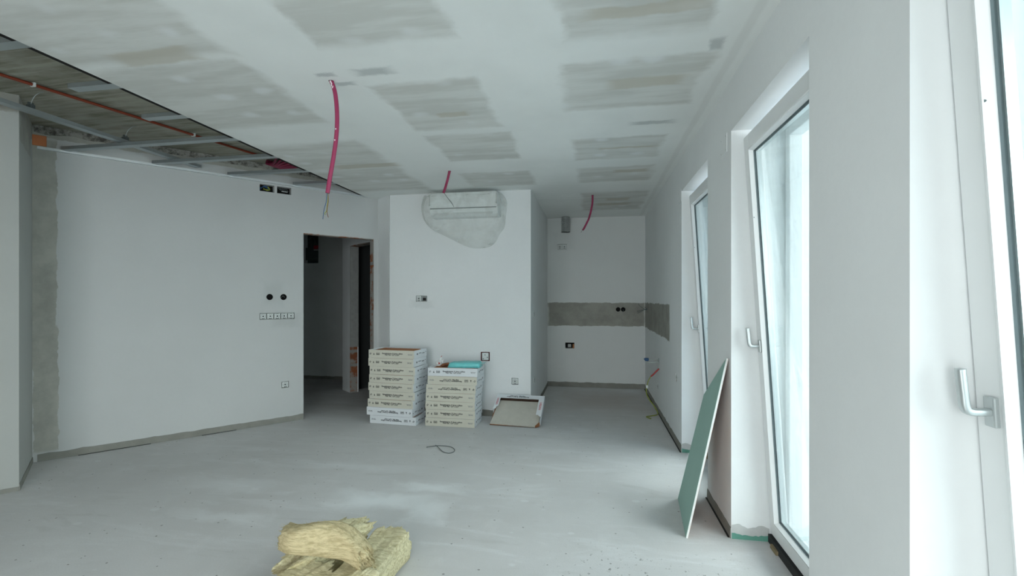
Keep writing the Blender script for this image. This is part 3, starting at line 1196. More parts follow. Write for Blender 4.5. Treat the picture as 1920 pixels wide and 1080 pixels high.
def wire_obj(parent, pts, m_, r=.0022):
    bm = bmesh.new()
    tube(bm, smoothpath(pts, 6), r, 6)
    return link('wire', bm, M[m_], parent)


def on_wall(name, label, cat, mat4, group=None):
    o = bpy.data.objects.new(name, None)
    o.empty_display_size = .05
    COL.objects.link(o)
    o.matrix_world = mat4
    return tag(o, label, cat, group)


def LM(s, z, t=0.0):
    return ML @ Matrix.Translation((s, t, z))


def mech(root, cx=0.0, w=.062, h=.062, d=.012, m_='plastic_white', slot=True):
    """bare socket insert: support plate, round well, claws"""
    bm = bmesh.new()
    t = bmesh.new()
    bmesh.ops.create_circle(t, segments=20, radius=.024)
    box(bm, cx - w / 2, cx + w / 2, d, d + .004, -h / 2, h / 2, .0015)
    link('mounting_plate', bm, M[m_], root)
    t.free()
    bm = bmesh.new()
    rg = [(cx + .021 * math.cos(2 * PI * k / 20), d - .001, .021 * math.sin(2 * PI * k / 20)) for k in range(21)]
    tube(bm, rg, .003, 6, cap=False)
    link('socket_ring', bm, M['plastic_grey'], root)
    if slot:
        bm = bmesh.new()
        tube(bm, [(cx, d - .003, .0), (cx, d + .002, .0)], .010, 12)
        box(bm, cx - .014, cx + .014, d - .003, d + .001, -.028, -.021)
        link('terminal', bm, M['wire_grey'], root)


def backing(root, x0, x1, z0, z1, d, m_='dark'):
    bm = bmesh.new()
    box(bm, x0, x1, d - .004, d - .0005, z0, z1)
    link('back_box', bm, M[m_], root)


# high pair on left wall
for (sc, lab, kind) in [(1.7405, 'left one of two dark junction boxes under the ceiling track, blue wires inside', 0),
                        (1.9115, 'right one of two dark junction boxes under the ceiling track, grey connectors inside', 1)]:
    r = on_wall('junction_box', lab, 'junction box', LM(sc, 2.55), 'junction boxes under the ceiling track')
    backing(r, -.071, .071, -.037, .037, .064)
    if kind == 0:
        for k in range(4):
            wire_obj(r, [(-.06, .05, -.02 + .008 * k), (-.03, .02, .02 - .003 * k), (.0, .015, .022 - .006 * k), (.02 + .004 * k, .04, -.005)], 'wire_blue', .0035)
        for k in range(3):
            wire_obj(r, [(-.03, .03, .0 - .006 * k), (.0, .012, -.022 + .004 * k), (.03, .015, -.01), (.015, .02, .01 + .004 * k), (-.005, .03, .012)], 'wire_green', .0035)
    else:
        for k in range(5):
            wire_obj(r, [(-.05 + .02 * k, .05, .03), (-.04 + .02 * k, .02, .01), (-.03 + .018 * k, .015, -.002 * k)], 'wire_grey', .003)
        bm = bmesh.new()
        for k in range(4):
            box(bm, -.02 + .016 * k, -.009 + .016 * k, .018, .028, -.012, -.004, .001)
        link('connector', bm, M['plastic_white'], r)
# round holes
for (sc, lab) in [(1.766, 'left round empty box hole in the left wall beside the doorway'), (1.905, 'right round box hole in the left wall beside the doorway, cable end inside')]:
    r = on_wall('round_wall_box', lab, 'wall box', LM(sc, 1.378), 'round holes beside the doorway')
    bm = bmesh.new()
    tube(bm, [(0, .002, 0), (0, .0575, 0)], .0325, 22, cap=False)
    tube(bm, [(0, .0555, 0), (0, .0585, 0)], .0325, 22)
    link('back_box', bm, M['dark'], r)
    if sc > 1.8:
        wire_obj(r, [(-.015, .05, -.01), (.0, .02, .012), (.018, .03, -.005)], 'wire_grey', .004)
# five gang strip
r = on_wall('socket_strip', 'row of five uncovered socket inserts in the left wall beside the doorway', 'socket', LM(1.843, 1.170))
backing(r, -.174, .174, -.034, .034, .039, 'plastic_grey')
for k in range(5):
    mech(r, -.140 + .070 * k, .058, .050, .004)
r = on_wall('wall_socket', 'single uncovered socket low on the left wall beside the doorway', 'socket', LM(1.9225, .413))
backing(r, -.037, .037, -.034, .034, .039, 'plastic_grey')
mech(r, 0, .062, .056, .003)
# block wall
MB_ = lambda x, z, y=5.285: Matrix.Translation((x, y, z))
r = on_wall('wall_socket', 'double uncovered switch insert at mid height on the block wall, right half black', 'socket', MB_(-2.010, 1.361))
backing(r, -.069, .069, -.034, .034, .044, 'plastic_grey')
mech(r, -.035, .060, .060, .003)
bm = bmesh.new()
box(bm, .018, .052, -.004, .02, -.024, .008, .003)
link('black_insert', bm, M['wire_black'], r)
bm = bmesh.new()
box(bm, .003, .012, .0, .01, -.034, .03, .001)
box(bm, .056, .066, .0, .01, -.034, .03, .001)
link('claw', bm, M['galv'], r)
r = on_wall('junction_box', 'square white box with a reddish rim in the block wall above the second carton stack', 'junction box', MB_(-1.2335, .689))
backing(r, -.053, .053, -.052, .052, .044, 'dark')
bm = bmesh.new()
box(bm, -.0525, .0525, .006, .040, -.0520, .052)
box(bm, -.040, .040, -.002, .05, -.042, .042, .006)
bm.free()
bm = bmesh.new()
box(bm, -.040, .040, -.001, .012, -.043, .043, .005)
link('cover_plate', bm, M['plastic_white'], r)
bm = bmesh.new()
for (x, z) in ((-.002, .018), (-.024, -.028), (.026, -.01)):
    box(bm, x - .006, x + .006, -.003, .0, z - .005, z + .005, .001)
link('terminal', bm, M['wire_grey'], r)
bm = bmesh.new()
for (x0, x1, z0, z1) in ((-.0525, -.049, -.05, .05), (.049, .0525, -.05, .05), (-.05, .05, .048, .0515), (-.05, .05, -.0515, -.048)):
    box(bm, x0, x1, .001, .03, z0, z1)
link('rim', bm, flat('reddish_rim', (.20, .05, .045), .9), r)
r = on_wall('wall_socket', 'single uncovered socket low on the block wall above the open tile box', 'socket', MB_(-.884, .411))
backing(r, -.037, .037, -.038, .038, .044, 'plastic_grey')
mech(r, 0, .064, .064, .003)
# side of block (faces +X)
MS = Matrix.Rotation(PI / 2, 4, 'Z')
for (y, z, lab) in [(5.512, 1.182, 'upper small box on the side face of the block in the kitchen niche'), (5.563, .387, 'lower small box on the side face of the block in the kitchen niche')]:
    r = on_wall('wall_socket', lab, 'socket', Matrix.Translation((-.70, y, z)) @ MS)
    mech(r, 0, .07, .07, -.0045, slot=True)
# kitchen back wall
r = on_wall('wall_socket', 'double uncovered socket high on the kitchen back wall below the foil duct', 'socket', MB_(-.4725, 2.162, 7.25))
backing(r, -.072, .072, -.042, .042, .029, 'plastic_grey')
mech(r, -.036, .064, .064, .003)
mech(r, .036, .064, .064, .003)
for (x, lab) in [(.375, 'left round black hole in the grey splashback strip of the kitchen wall'), (.449, 'right round black hole in the grey splashback strip of the kitchen wall')]:
    r = on_wall('round_wall_box', lab, 'wall box', MB_(x, 1.197, 7.25), 'round holes in the splashback strip')
    bm = bmesh.new()
    tube(bm, [(0, .002, 0), (0, .0775, 0)], .0335, 22, cap=False)
    tube(bm, [(0, .0755, 0), (0, .0785, 0)], .0335, 22)
    link('back_box', bm, M['dark'], r)
    if x > .4:
        wire_obj(r, [(0, .03, 0), (0, -.004, -.02), (-.004, -.004, -.055)], 'wire_grey', .002)
r = on_wall('junction_box', 'ragged rectangular dark hole low on the kitchen back wall, orange brick at its edge', 'junction box', MB_(-.355, .637, 7.25))
backing(r, -.069, .069, -.044, .044, .079)
bm = bmesh.new()
box(bm, .045, .069, .004, .07, -.044, .02, .004)
link('brick_edge', bm, M['tile_back'], r)
bm = bmesh.new()
box(bm, -.03, .02, .03, .05, -.03, .02, .004)
link('box_insert', bm, M['plastic_grey'], r)
# corridor electrical panel
r = on_wall('fuse_box', 'dark fuse box niche high on the corridor wall seen through the doorway', 'fuse box', MB_(-4.735, 2.21, 7.25))
backing(r, -.134, .134, -.244, .249, .109, 'metal_box')
bm = bmesh.new()
box(bm, -.11, .12, .01, .10, -.19, .02, .004)
link('fuse_unit', bm, M['metal_box'], r)
bm = bmesh.new()
box(bm, .05, .128, -.003, .009, -.005, .055, .002)
link('label_tag', bm, flat('crimson_tag', (.35, .02, .05), .6), r)
bm = bmesh.new()
box(bm, .05, .128, -.003, .009, -.03, -.012, .002)
link('label_tag', bm, M['plastic_grey'], r)
for k in range(4):
    wire_obj(r, [(-.08 + .03 * k, .05, .05), (-.06 + .02 * k, .01, .15), (0, .0, .20), (.05, .02, .16), (.02 + .02 * k, .05, .06)], 'wire_grey', .006)

# right wall fittings (faces -X)
MR = Matrix.Rotation(-PI / 2, 4, 'Z')
r = on_wall('wall_socket', 'small socket ring low on the window wall near the kitchen corner, beside the loose cable', 'socket', Matrix.Translation((WX, 5.885, .292)) @ MR)
backing(r, -.039, .039, -.039, .039, .034, 'plastic_grey')
mech(r, 0, .066, .066, .003)
r = on_wall('wall_socket', 'small socket ring on the window wall just before the farthest window', 'socket', Matrix.Translation((WX, 4.595, .617)) @ MR)
backing(r, -.039, .039, -.039, .039, .034, 'plastic_grey')
mech(r, 0, .066, .066, .003)
for (y, z, hh, lab) in [(2.965, 2.275, .055, 'small blank white cover plate on the wall pier left of the near tilted window'), (4.40, 2.276, .055, 'small blank white cover plate left of the farthest window top')]:
    bm = bmesh.new()
    box(bm, WX - .004, WX - .0003, y - .065, y + .065, z - hh, z + hh, .0015)
    o = link('cover_plate', bm, M['white_wall'])
    tag(o, lab, 'cover plate', 'blank cover plates above the windows')
    bm = bmesh.new()
    for dy in (-.05, .05):
        for dz in (-.04, .04):
            tube(bm, [(WX - .0055, y + dy, z + dz), (WX - .0035, y + dy, z + dz)], .003, 8)
    link('screw', bm, M['plastic_grey'], o)
# wires from splashback corner
t = on_wall('loose_wires', 'spray of thin grey wires sticking out of the grey strip at the kitchen corner', 'wires', Matrix.Translation((WX, 7.02, 1.205)))
for k, pts in enumerate([[(.02, 0, 0), (-.03, 0, .0), (-.10, .02, .05), (-.12, .02, .085)], [(.02, 0, -.005), (-.04, 0, -.005), (-.10, .0, -.02), (-.14, .0, -.03)], [(.02, 0, .005), (-.03, 0, .0), (-.08, .0, -.03), (-.13, .01, -.055)], [(.02, 0, .0), (-.02, 0, .02), (-.03, .0, .03)]]):
    wire_obj(t, pts, 'wire_grey', .0045)
# water connection
t = on_wall('water_connection', 'small valve and two pipe ends sticking out of the window wall below the splashback', 'valve', Matrix.Translation((WX, 5.75, .62)))
bm = bmesh.new()
tube(bm, [(-.13, .0, .010), (-.155, .0, .012), (-.165, .0, .03)], .016, 10)
box(bm, -.165, -.12, -.02, .02, .0, .034, .006)
link('valve', bm, M['wire_blue'], t)
bm = bmesh.new()
tube(bm, [(.0, 0, .014), (-.12, 0, .010)], .007, 8)
link('pipe', bm, M['plastic_grey'], t)
bm = bmesh.new()
tube(bm, [(.0, 0, -.020), (-.15, 0, -.022)], .006, 8)
link('pipe', bm, M['plastic_grey'], t)
bm = bmesh.new()
tube(bm, [(.001, 0, .014), (-.012, 0, .014)], .017, 12)
link('flange', bm, M['galv'], t)
# cable
t = thing('loose_cable', 'yellow-green cable with a red sleeve hanging down the window wall to the kitchen floor', 'cable', (WX, 5.75, 0))
bm = bmesh.new()
tube(bm, smoothpath([(-.004, 0, .595), (-.008, 0, .55), (-.003, 0, .525)], 5), .004, 8)
link('cord', bm, M['plastic_grey'], t)
bm = bmesh.new()
tube(bm, smoothpath([(-.001, 0, .53), (-.03, 0, .50), (-.065, 0, .46), (-.095, 0, .435)], 6), .009, 8)
link('red_sleeve', bm, M['wire_red'], t)
bm = bmesh.new()
tube(bm, smoothpath([(-.095, 0, .435), (-.125, 0, .38), (-.140, 0, .315), (-.148, 0, .25), (-.12, 0, .17), (-.06, -.01, .09), (-.03, -.03, .04), (-.024, -.07, .010), (-.05, -.12, .008), (-.12, -.18, .008), (-.17, -.22, .008), (-.15, -.27, .008), (-.13, -.30, .008)], 8), .0052, 8)
link('cord', bm, M['wire_green'], t)
bm = bmesh.new()
box(bm, -.152, -.128, -.012, .012, .295, .33, .004)
link('connector', bm, M['plastic_white'], t)

# ------------------------------------------------------------------ tile cartons
CW, CD, CH = .545, .315, .0893


def text_mesh(s, size, mat, align='LEFT'):
    cu = bpy.data.curves.new('txt', 'FONT')
    cu.body = s
    cu.size = size
    cu.align_x = align
    cu.align_y = 'CENTER'
    cu.extrude = .0003
    cu.offset = .0006
    cu.resolution_u = 2
    o = bpy.data.objects.new('txt', cu)
    COL.objects.link(o)
    bpy.context.view_layer.update()
    me = bpy.data.meshes.new_from_object(o.evaluated_get(bpy.context.evaluated_depsgraph_get()))
    bpy.data.objects.remove(o)
    bpy.data.curves.remove(cu)
    b = bmesh.new()
    b.from_mesh(me)
    bpy.data.meshes.remove(me)
    return b


def fit(b, x0, x1, zc):
    xs = [v.co.x for v in b.verts]
    a0, a1 = min(xs), max(xs)
    k = (x1 - x0) / (a1 - a0)
    for v in b.verts:
        v.co = Vector((x0 + (v.co.x - a0) * k, v.co.z, v.co.y * k * 1.0 + zc))
    return b


def front_print(flip):
    bm = bmesh.new()
    merge(bm, fit(text_mesh('Revestimiento 31,6cm x 60cm', .02, None), .305 * CW, .753 * CW, .007))
    merge(bm, fit(text_mesh('Wall Tiles  12,4" x 23,6"', .02, None), .36 * CW, .68 * CW, -.0085))
    # recycling ring, figure, box mark
    tube(bm, [(.047 * CW + .0085 * math.cos(a_ * PI / 9), 0, .0085 * math.sin(a_ * PI / 9)) for a_ in range(15)], .0018, 5)
    box(bm, .040 * CW, .056 * CW, -.0005, .0005, -.004, -.001)
    box(bm, .112 * CW, .128 * CW, -.0005, .0005, -.010, .001)
    box(bm, .117 * CW, .123 * CW, -.0005, .0005, .001, .009)
    box(bm, .108 * CW, .137 * CW, -.0005, .0005, -.011, -.0085)
    for (x0, x1, z0, z1) in ((.175, .245, .010, .0118), (.175, .245, -.0118, -.010), (.175, .180, -.0118, .0118), (.240, .245, -.0118, .0118)):
        box(bm, x0 * CW, x1 * CW, -.0005, .0005, z0, z1)
    merge(bm, fit(text_mesh('31,6x60', .02, None), .185 * CW, .235 * CW, .003))
    merge(bm, fit(text_mesh('URBAN', .02, None), .185 * CW, .235 * CW, -.005))
    return bm


def finish_print(bm, flip, wid=CW):
    if flip:
        for v in bm.verts:
            v.co.x = wid - v.co.x
            v.co.z = -v.co.z
    for v in bm.verts:
        v.co.z += CH / 2
        v.co.y -= .0008
    return bm


def make_carton(flip, front_mat, label):
    root = thing('tile_carton', label, 'box')
    bm = bmesh.new()
    t = bmesh.new()
    bmesh.ops.create_cube(t, size=1)
    for v in t.verts:
        v.co = Vector(((v.co.x + .5) * CW, (v.co.y + .5) * CD, (v.co.z + .5) * (CH - .001)))
    top = [f for f in t.faces if f.normal.z > .9]
    r_ = bmesh.ops.inset_region(t, faces=top, thickness=.045, depth=0)
    for f in top:
        for v in f.verts:
            v.co.z -= .012
    bmesh.ops.bevel(t, geom=[e for e in t.edges if all(v.co.x < .001 or v.co.x > CW - .001 or v.co.y < .001 or v.co.y > CD - .001 for v in e.verts)], offset=.003, segments=2, affect='EDGES')
    bmesh.ops.recalc_face_normals(t, faces=t.faces[:])
    for f in t.faces:
        f.material_index = 1 if f.normal.y < -.9 else 0
    vm = {v: bm.verts.new(v.co) for v in t.verts}
    for f in t.faces:
        nf = bm.faces.new([vm[v] for v in f.verts])
        nf.material_index = f.material_index
    t.free()
    link('carton', bm, [M['box_white'], M[front_mat]], root)
    bm = bmesh.new()
    box(bm, .050, CW - .050, .050, CD - .050, CH - .0128, CH - .006, .001)
    link('tiles', bm, M['tile_back'], root)
    link('front_print', finish_print(front_print(flip), flip), M['ink'], root)
    bm = bmesh.new()
    merge(bm, fit(text_mesh('Calidad Primera', .02, None), .865 * CW, .965 * CW, .0045))
    merge(bm, fit(text_mesh('Made in Spain', .02, None), .875 * CW, .955 * CW, -.004))
    link('small_print', finish_print(bm, flip), M['ink_grey'], root)
    # end face print
    bm = bmesh.new()
    box(bm, .20 * CD, .29 * CD, -.0005, .0005, -.008, .010)
    box(bm, .88 * CD, .93 * CD, -.0005, .0005, .004, .012)
    merge(bm, fit(text_mesh('Wall Tiles', .02, None), .36 * CD, .56 * CD, .006))
    merge(bm, fit(text_mesh('31,6x60', .02, None), .62 * CD, .80 * CD, .0))
    for v in bm.verts:
        zz = (-v.co.z if flip else v.co.z) + CH / 2
        yy = CD - v.co.x if flip else v.co.x
        v.co = Vector((CW + .0008 + v.co.y, yy, zz))
    link('end_print', bm, M['ink_grey'], root)
    return root


def copy_tree(root):
    r_ = root.copy()
    COL.objects.link(r_)
    for ch in root.children:
        c_ = ch.copy()
        COL.objects.link(c_)
        c_.parent = r_
    return r_


protoU = make_carton(False, 'box_cream', '')
protoF = make_carton(True, 'box_cream', '')
protoW = make_carton(False, 'box_white', '')
protoG = make_carton(True, 'box_white', '')
used = set()
ordn = ['topmost', 'second from the top', 'third from the top', 'fourth from the top', 'fifth from the top', 'sixth from the top', 'third from the floor', 'second from the floor', 'bottom']


def place_carton(kind, x, y, z, rz, label, group):
    pr = {'U': protoU, 'F': protoF, 'W': protoW, 'G': protoG}[kind]
    o = pr if kind not in used else copy_tree(pr)
    used.add(kind)
    o.location = (x, y, z)
    o.rotation_euler = (0, 0, rz)
    o['label'] = label
    o['group'] = group


offA = [110, 107, 115, 113, 107, 113, 103, 95, 118]
for i in range(9):
    z = (8 - i) * CH
    dx = (offA[i] - 112) * .0016
    kind = 'U' if i < 7 else 'G'
    rz = math.radians(-5.0 + [.3, -.4, .4, -.2, -.6, .1, -.3, .2, 1.0][i])
    look = 'cream-fronted tile carton' if i < 7 else 'white tile carton with upside-down print'
    extra = ' with brown tile backs showing' if i == 0 else ''
    place_carton(kind, -2.420 + dx, 4.768 + .002 * (i % 3), z, rz,
                 look + extra + ', ' + ordn[i] + ' of the taller left stack', 'tile cartons in the taller left stack')
offB = [688, 684, 670, 665, 662, 665, 660]
ordn2 = ['topmost', 'second from the top', 'third from the top', 'fourth from the top', 'third from the floor', 'second from the floor', 'bottom']
for i in range(7):
    z = (6 - i) * CH
    dx = (offB[i] - 662) * .0011
    kind = ['W', 'F', 'F', 'U', 'U', 'U', 'U'][i]
    rz = math.radians(-.3 + [.2, -.5, .5, -.2, .3, -.2, .2][i])
    look = ['white tile carton under the teal packet', 'cream tile carton with upside-down print', 'cream tile carton with upside-down print'][i] if i < 3 else 'cream-fronted tile carton'
    place_carton(kind, -1.770 + dx, 4.765 + .003 * (i % 2), z, rz, look + ', ' + ordn2[i] + ' of the lower right stack', 'tile cartons in the lower right stack')

ZT = 7 * CH
# teal packet
t = thing('plastic_packet', 'flat teal plastic-wrapped packet lying on the lower carton stack', 'packet', (-1.36, 4.885, ZT - .0005), math.radians(4))
bm = bmesh.new()
nx, ny = 26, 16
W2, D2, H2 = .175, .10, .052


def pk(u, v, top):
    x = (u - .5) * 2 * W2
    y = (v - .5) * 2 * D2 * (1 - .12 * abs(u - .5) * 2)
    e = min(1, (1 - abs(u - .5) * 2) / .12) * min(1, (1 - abs(v - .5) * 2) / .16)
    e = math.sqrt(max(0, 1 - (1 - e) ** 2))
    n_ = mnoise.noise(Vector((x * 22, y * 22, 2))) * .006 + abs(mnoise.noise(Vector((x * 50, y * 40, 5)))) * .005
    z = .001 + (H2 * e * (.85 + .25 * u) + n_ * e if top else 0)
    return Vector((x, y, z))


G = [[[bm.verts.new(pk(i / nx, j / ny, tp)) for j in range(ny + 1)] for i in range(nx + 1)] for tp in (0, 1)]
for tp in (0, 1):
    for i in range(nx):
        for j in range(ny):
            f = bm.faces.new((G[tp][i][j], G[tp][i + 1][j], G[tp][i + 1][j + 1], G[tp][i][j + 1]))
            f.smooth = True
bmesh.ops.remove_doubles(bm, verts=bm.verts[:], dist=.0006)
link('wrapped_bundle', bm, M['teal'], t)
bm = bmesh.new()
nn_ = 10
fl = []
for i in range(nn_ + 1):
    u = i / nn_
    fl.append([bm.verts.new((W2 - .012 + .055 * v_ + .004 * math.sin(u * 9), (-D2 + 2 * D2 * u) * (.75 + .1 * v_), .030 + .020 * v_ + .005 * math.sin(u * 14 + v_ * 3))) for v_ in (0, .5, 1)])
for i in range(nn_):
    for k in range(2):
        bm.faces.new((fl[i][k], fl[i + 1][k], fl[i + 1][k + 1], fl[i][k + 1]))
link('wrap_flap', bm, flat('pale_teal_film', (.42, .68, .68), .35, var=.1), t)
# crumpled paper bag and brown scrap
t = thing('crumpled_paper', 'small crumpled white and red paper scrap beside the teal packet on the lower stack', 'paper', (-1.655, 4.90, ZT - .0005))
bm = bmesh.new()
bmesh.ops.create_icosphere(bm, subdivisions=3, radius=1)
for v in bm.verts:
    n_ = mnoise.noise(v.co * 2.2) * .5 + mnoise.noise(v.co * 5) * .3
    k = 1 + n_
    v.co = Vector((v.co.x * .045 * k, v.co.y * .04 * k, max(0, .028 + v.co.z * .030 * k + max(0, v.co.x) * .03)))
link('paper_body', bm, M['paper'], t)
bm = bmesh.new()
pts = [(-.02, 0, .05), (.0, -.01, .075), (.012, 0, .095), (.028, .0, .112), (.02, .004, .085), (.01, .004, .055)]
vs = [bm.verts.new(p) for p in pts]
vs2 = [bm.verts.new((p[0] + .003, p[1] + .005, p[2])) for p in pts]
bm.faces.new(vs)
bm.faces.new(vs2)
for i in range(6):
    bm.faces.new((vs[i], vs[(i + 1) % 6], vs2[(i + 1) % 6], vs2[i]))
link('paper_tip', bm, M['paper'], t)
bm = bmesh.new()
for (x, z, r_) in ((.004, .032, .011), (.020, .100, .005), (.026, .110, .004)):
    t2 = bmesh.new()
    bmesh.ops.create_icosphere(t2, subdivisions=2, radius=r_)
    merge(bm, t2, Matrix.Translation((x, -.036 if z < .05 else -.006, z)) @ Matrix.Scale(.4, 4, (0, 1, 0)))
link('red_print', bm, M['wire_red'], t)
bm = bmesh.new()
rnd = random.Random(5)
bmesh.ops.create_icosphere(bm, subdivisions=2, radius=1)
for v in bm.verts:
    k = 1 + .5 * mnoise.noise(v.co * 3)
    v.co = Vector((-1.585 + v.co.x * .055 * k, 4.90 + v.co.y * .04 * k, ZT - .0005 + max(0, .016 + v.co.z * .018 * k + v.co.x * .012)))
tag(link('cardboard_scrap', bm, M['brown_scrap']), 'small brown cardboard scrap between the paper and the teal packet', 'scrap')

# ------------------------------------------------------------------ open carton leaning on the block
# a tray tipped up against the wall: local x across, y up the slope, z out of the tray
TL = math.radians(31)
t = thing('open_tile_box', 'cut-open white tile box tipped against the block wall, beige tiles showing', 'box')
ang = math.radians(-3)
t.matrix_world = Matrix.Translation((-1.092, 4.905, .010)) @ Matrix.Rotation(ang, 4, 'Z') @ Matrix.Rotation(TL, 4, 'X')
BW_, BL, BT = .535, .41, .060
bm = bmesh.new()
v0 = [(0.002, 0, 0), (BW_ - .045, -.012, 0), (BW_ - .012, .05, 0), (BW_ - .008, BL - .055, 0), (.030, BL - .055, 0), (.012, .12, 0)]
lo = [bm.verts.new((p[0], p[1], .004)) for p in v0]
hi = [bm.verts.new((p[0], p[1], .016)) for p in v0]
bm.faces.new(lo)
bm.faces.new(hi)
for i in range(len(v0)):
    bm.faces.new((lo[i], lo[(i + 1) % 6], hi[(i + 1) % 6], hi[i]))
link('tiles', bm, M['tile_face'], t)
bm = bmesh.new()
box(bm, -.001, BW_ - .044, -.008, BL - .058, .0005, .0038)
link('kraft_base', bm, M['kraft'], t)
bm = bmesh.new()
zz = .056


def prism(bm, poly, z0, z1, mi=0):
    a_ = [bm.verts.new((p[0], p[1], z0)) for p in poly]
    b_ = [bm.verts.new((p[0], p[1], z1)) for p in poly]
    f = bm.faces.new(a_)
    f.material_index = mi
    f = bm.faces.new(b_)
    f.material_index = mi
    for i in range(len(poly)):
        f = bm.faces.new((a_[i], a_[(i + 1) % len(poly)], b_[(i + 1) % len(poly)], b_[i]))
        f.material_index = mi


XL, XR = .0, BW_ + .010
prism(bm, [(XL, BL - .055), (XR, BL - .055), (XR, BL), (XL, BL)], zz, zz + .003)
prism(bm, [(XL, .165), (XL + .028, .185), (XL + .034, .215), (XL + .050, .225), (XL + .050, BL - .055), (XL, BL - .055)], zz, zz + .003)
prism(bm, [(XR, .09), (XR - .02, .10), (XR - .035, .118), (XR - .058, .118), (XR - .058, BL - .055), (XR, BL - .055)], zz, zz + .003)
# side walls
prism(bm, [(XL, .165), (XL + .003, .165), (XL + .003, BL), (XL, BL)], .001, zz)
prism(bm, [(XR - .003, .02), (XR, .02), (XR, BL), (XR - .003, BL)], .001, zz)
prism(bm, [(XL, BL - .003), (XR, BL - .003), (XR, BL), (XL, BL)], .001, zz)
link('carton', bm, M['box_white'], t)
bm = bmesh.new()
prism(bm, [(XL + .0035, BL - .0036), (XR - .0035, BL - .0036), (XR - .0035, BL - .0031), (XL + .0035, BL - .0031)], .016, zz - .001)
prism(bm, [(XL + .004, BL - .0575), (XR - .004, BL - .0575), (XR - .004, BL - .004), (XL + .004, BL - .004)], .0005, .004)
link('kraft_lining', bm, M['dark_kraft'], t)
bm = bmesh.new()
prism(bm, [(XR - .05, -.014), (XR - .012, .045), (XR - .006, .02), (XR - .012, .005)], .001, .030)
link('torn_corner', bm, M['kraft'], t)
bm = bmesh.new()
b1 = fit(text_mesh('Revestimiento 31,6cm x 60cm', .02, None), .12 + .0, .37, 0)
b2 = fit(text_mesh('Wall Tiles  12,4" x 23,6"', .02, None), .16, .34, -.016)
for b_ in (b1, b2):
    for v in b_.verts:
        v.co = Vector((.49 - v.co.x, BL - .028 - v.co.z - .008, zz + .0036 + v.co.y))
    merge(bm, b_)
link('front_print', bm, M['ink'], t)
bm = bmesh.new()
b1 = text_mesh('URBAN', .036, None)
for v in b1.verts:
    v.co = Vector((XR - .030 + v.co.y * 1.0, BL - .10 - v.co.x, zz + .0036 + v.co.z))
merge(bm, b1)
b1 = text_mesh('URBAN', .032, None)
for v in b1.verts:
    v.co = Vector((XL + .026 - v.co.y * 1.0, BL - .17 + v.co.x, zz + .0036 + v.co.z))
merge(bm, b1)
link('red_print', bm, M['ink_red'], t)

# ------------------------------------------------------------------ green board offcut
A_ = Vector((.519, 2.78, .001))
B_ = Vector((.568, 3.32, .001))
C_ = Vector((.755, 2.856, 1.018))
D_ = Vector((.728, 3.289, .719))
ax = (B_ - A_).normalized()
nrm = ax.cross(C_ - A_).normalized()
if nrm.x > 0:
    nrm = -nrm
TH = .0125
t = thing('plasterboard_offcut', 'green moisture-resistant plasterboard offcut leaning against the window wall pier', 'board', A_)
quad = [p - A_ for p in (A_, B_, D_, C_)]
bm = bmesh.new()


def slabp(bm, quad, n0, n1):
    a_ = [bm.verts.new(p - nrm * n0) for p in quad]
    b_ = [bm.verts.new(p - nrm * n1) for p in quad]
    bm.faces.new(a_)
    bm.faces.new(b_)
    for i in range(4):
        bm.faces.new((a_[i], a_[(i + 1) % 4], b_[(i + 1) % 4], b_[i]))


slabp(bm, quad, .001, TH - .001)
link('gypsum_core', bm, M['gypsum'], t)
bm = bmesh.new()
slabp(bm, quad, 0, .001)
link('green_face', bm, M['board_green'], t)
bm = bmesh.new()
slabp(bm, quad, TH - .001, TH)
link('paper_back', bm, M['kraft'], t)

# ------------------------------------------------------------------ wire on floor
bm = bmesh.new()
tube(bm, smoothpath([(-1.497, 4.06, .004), (-1.47, 4.09, .004), (-1.40, 4.125, .004), (-1.30, 4.115, .006), (-1.235, 4.06, .004), (-1.215, 3.99, .004), (-1.245, 3.94, .004), (-1.31, 3.97, .004), (-1.38, 4.06, .007), (-1.43, 4.12, .010)], 8), .0032, 6)
tag(link('loose_wire', bm, M['wire_grey']), 'thin grey wire loop lying on the floor in front of the carton stacks', 'wire')

# ------------------------------------------------------------------ mineral wool pieces
RV = Vector((math.cos(YAW), math.sin(YAW), 0))
FV = Vector((-math.sin(YAW), math.cos(YAW), 0))


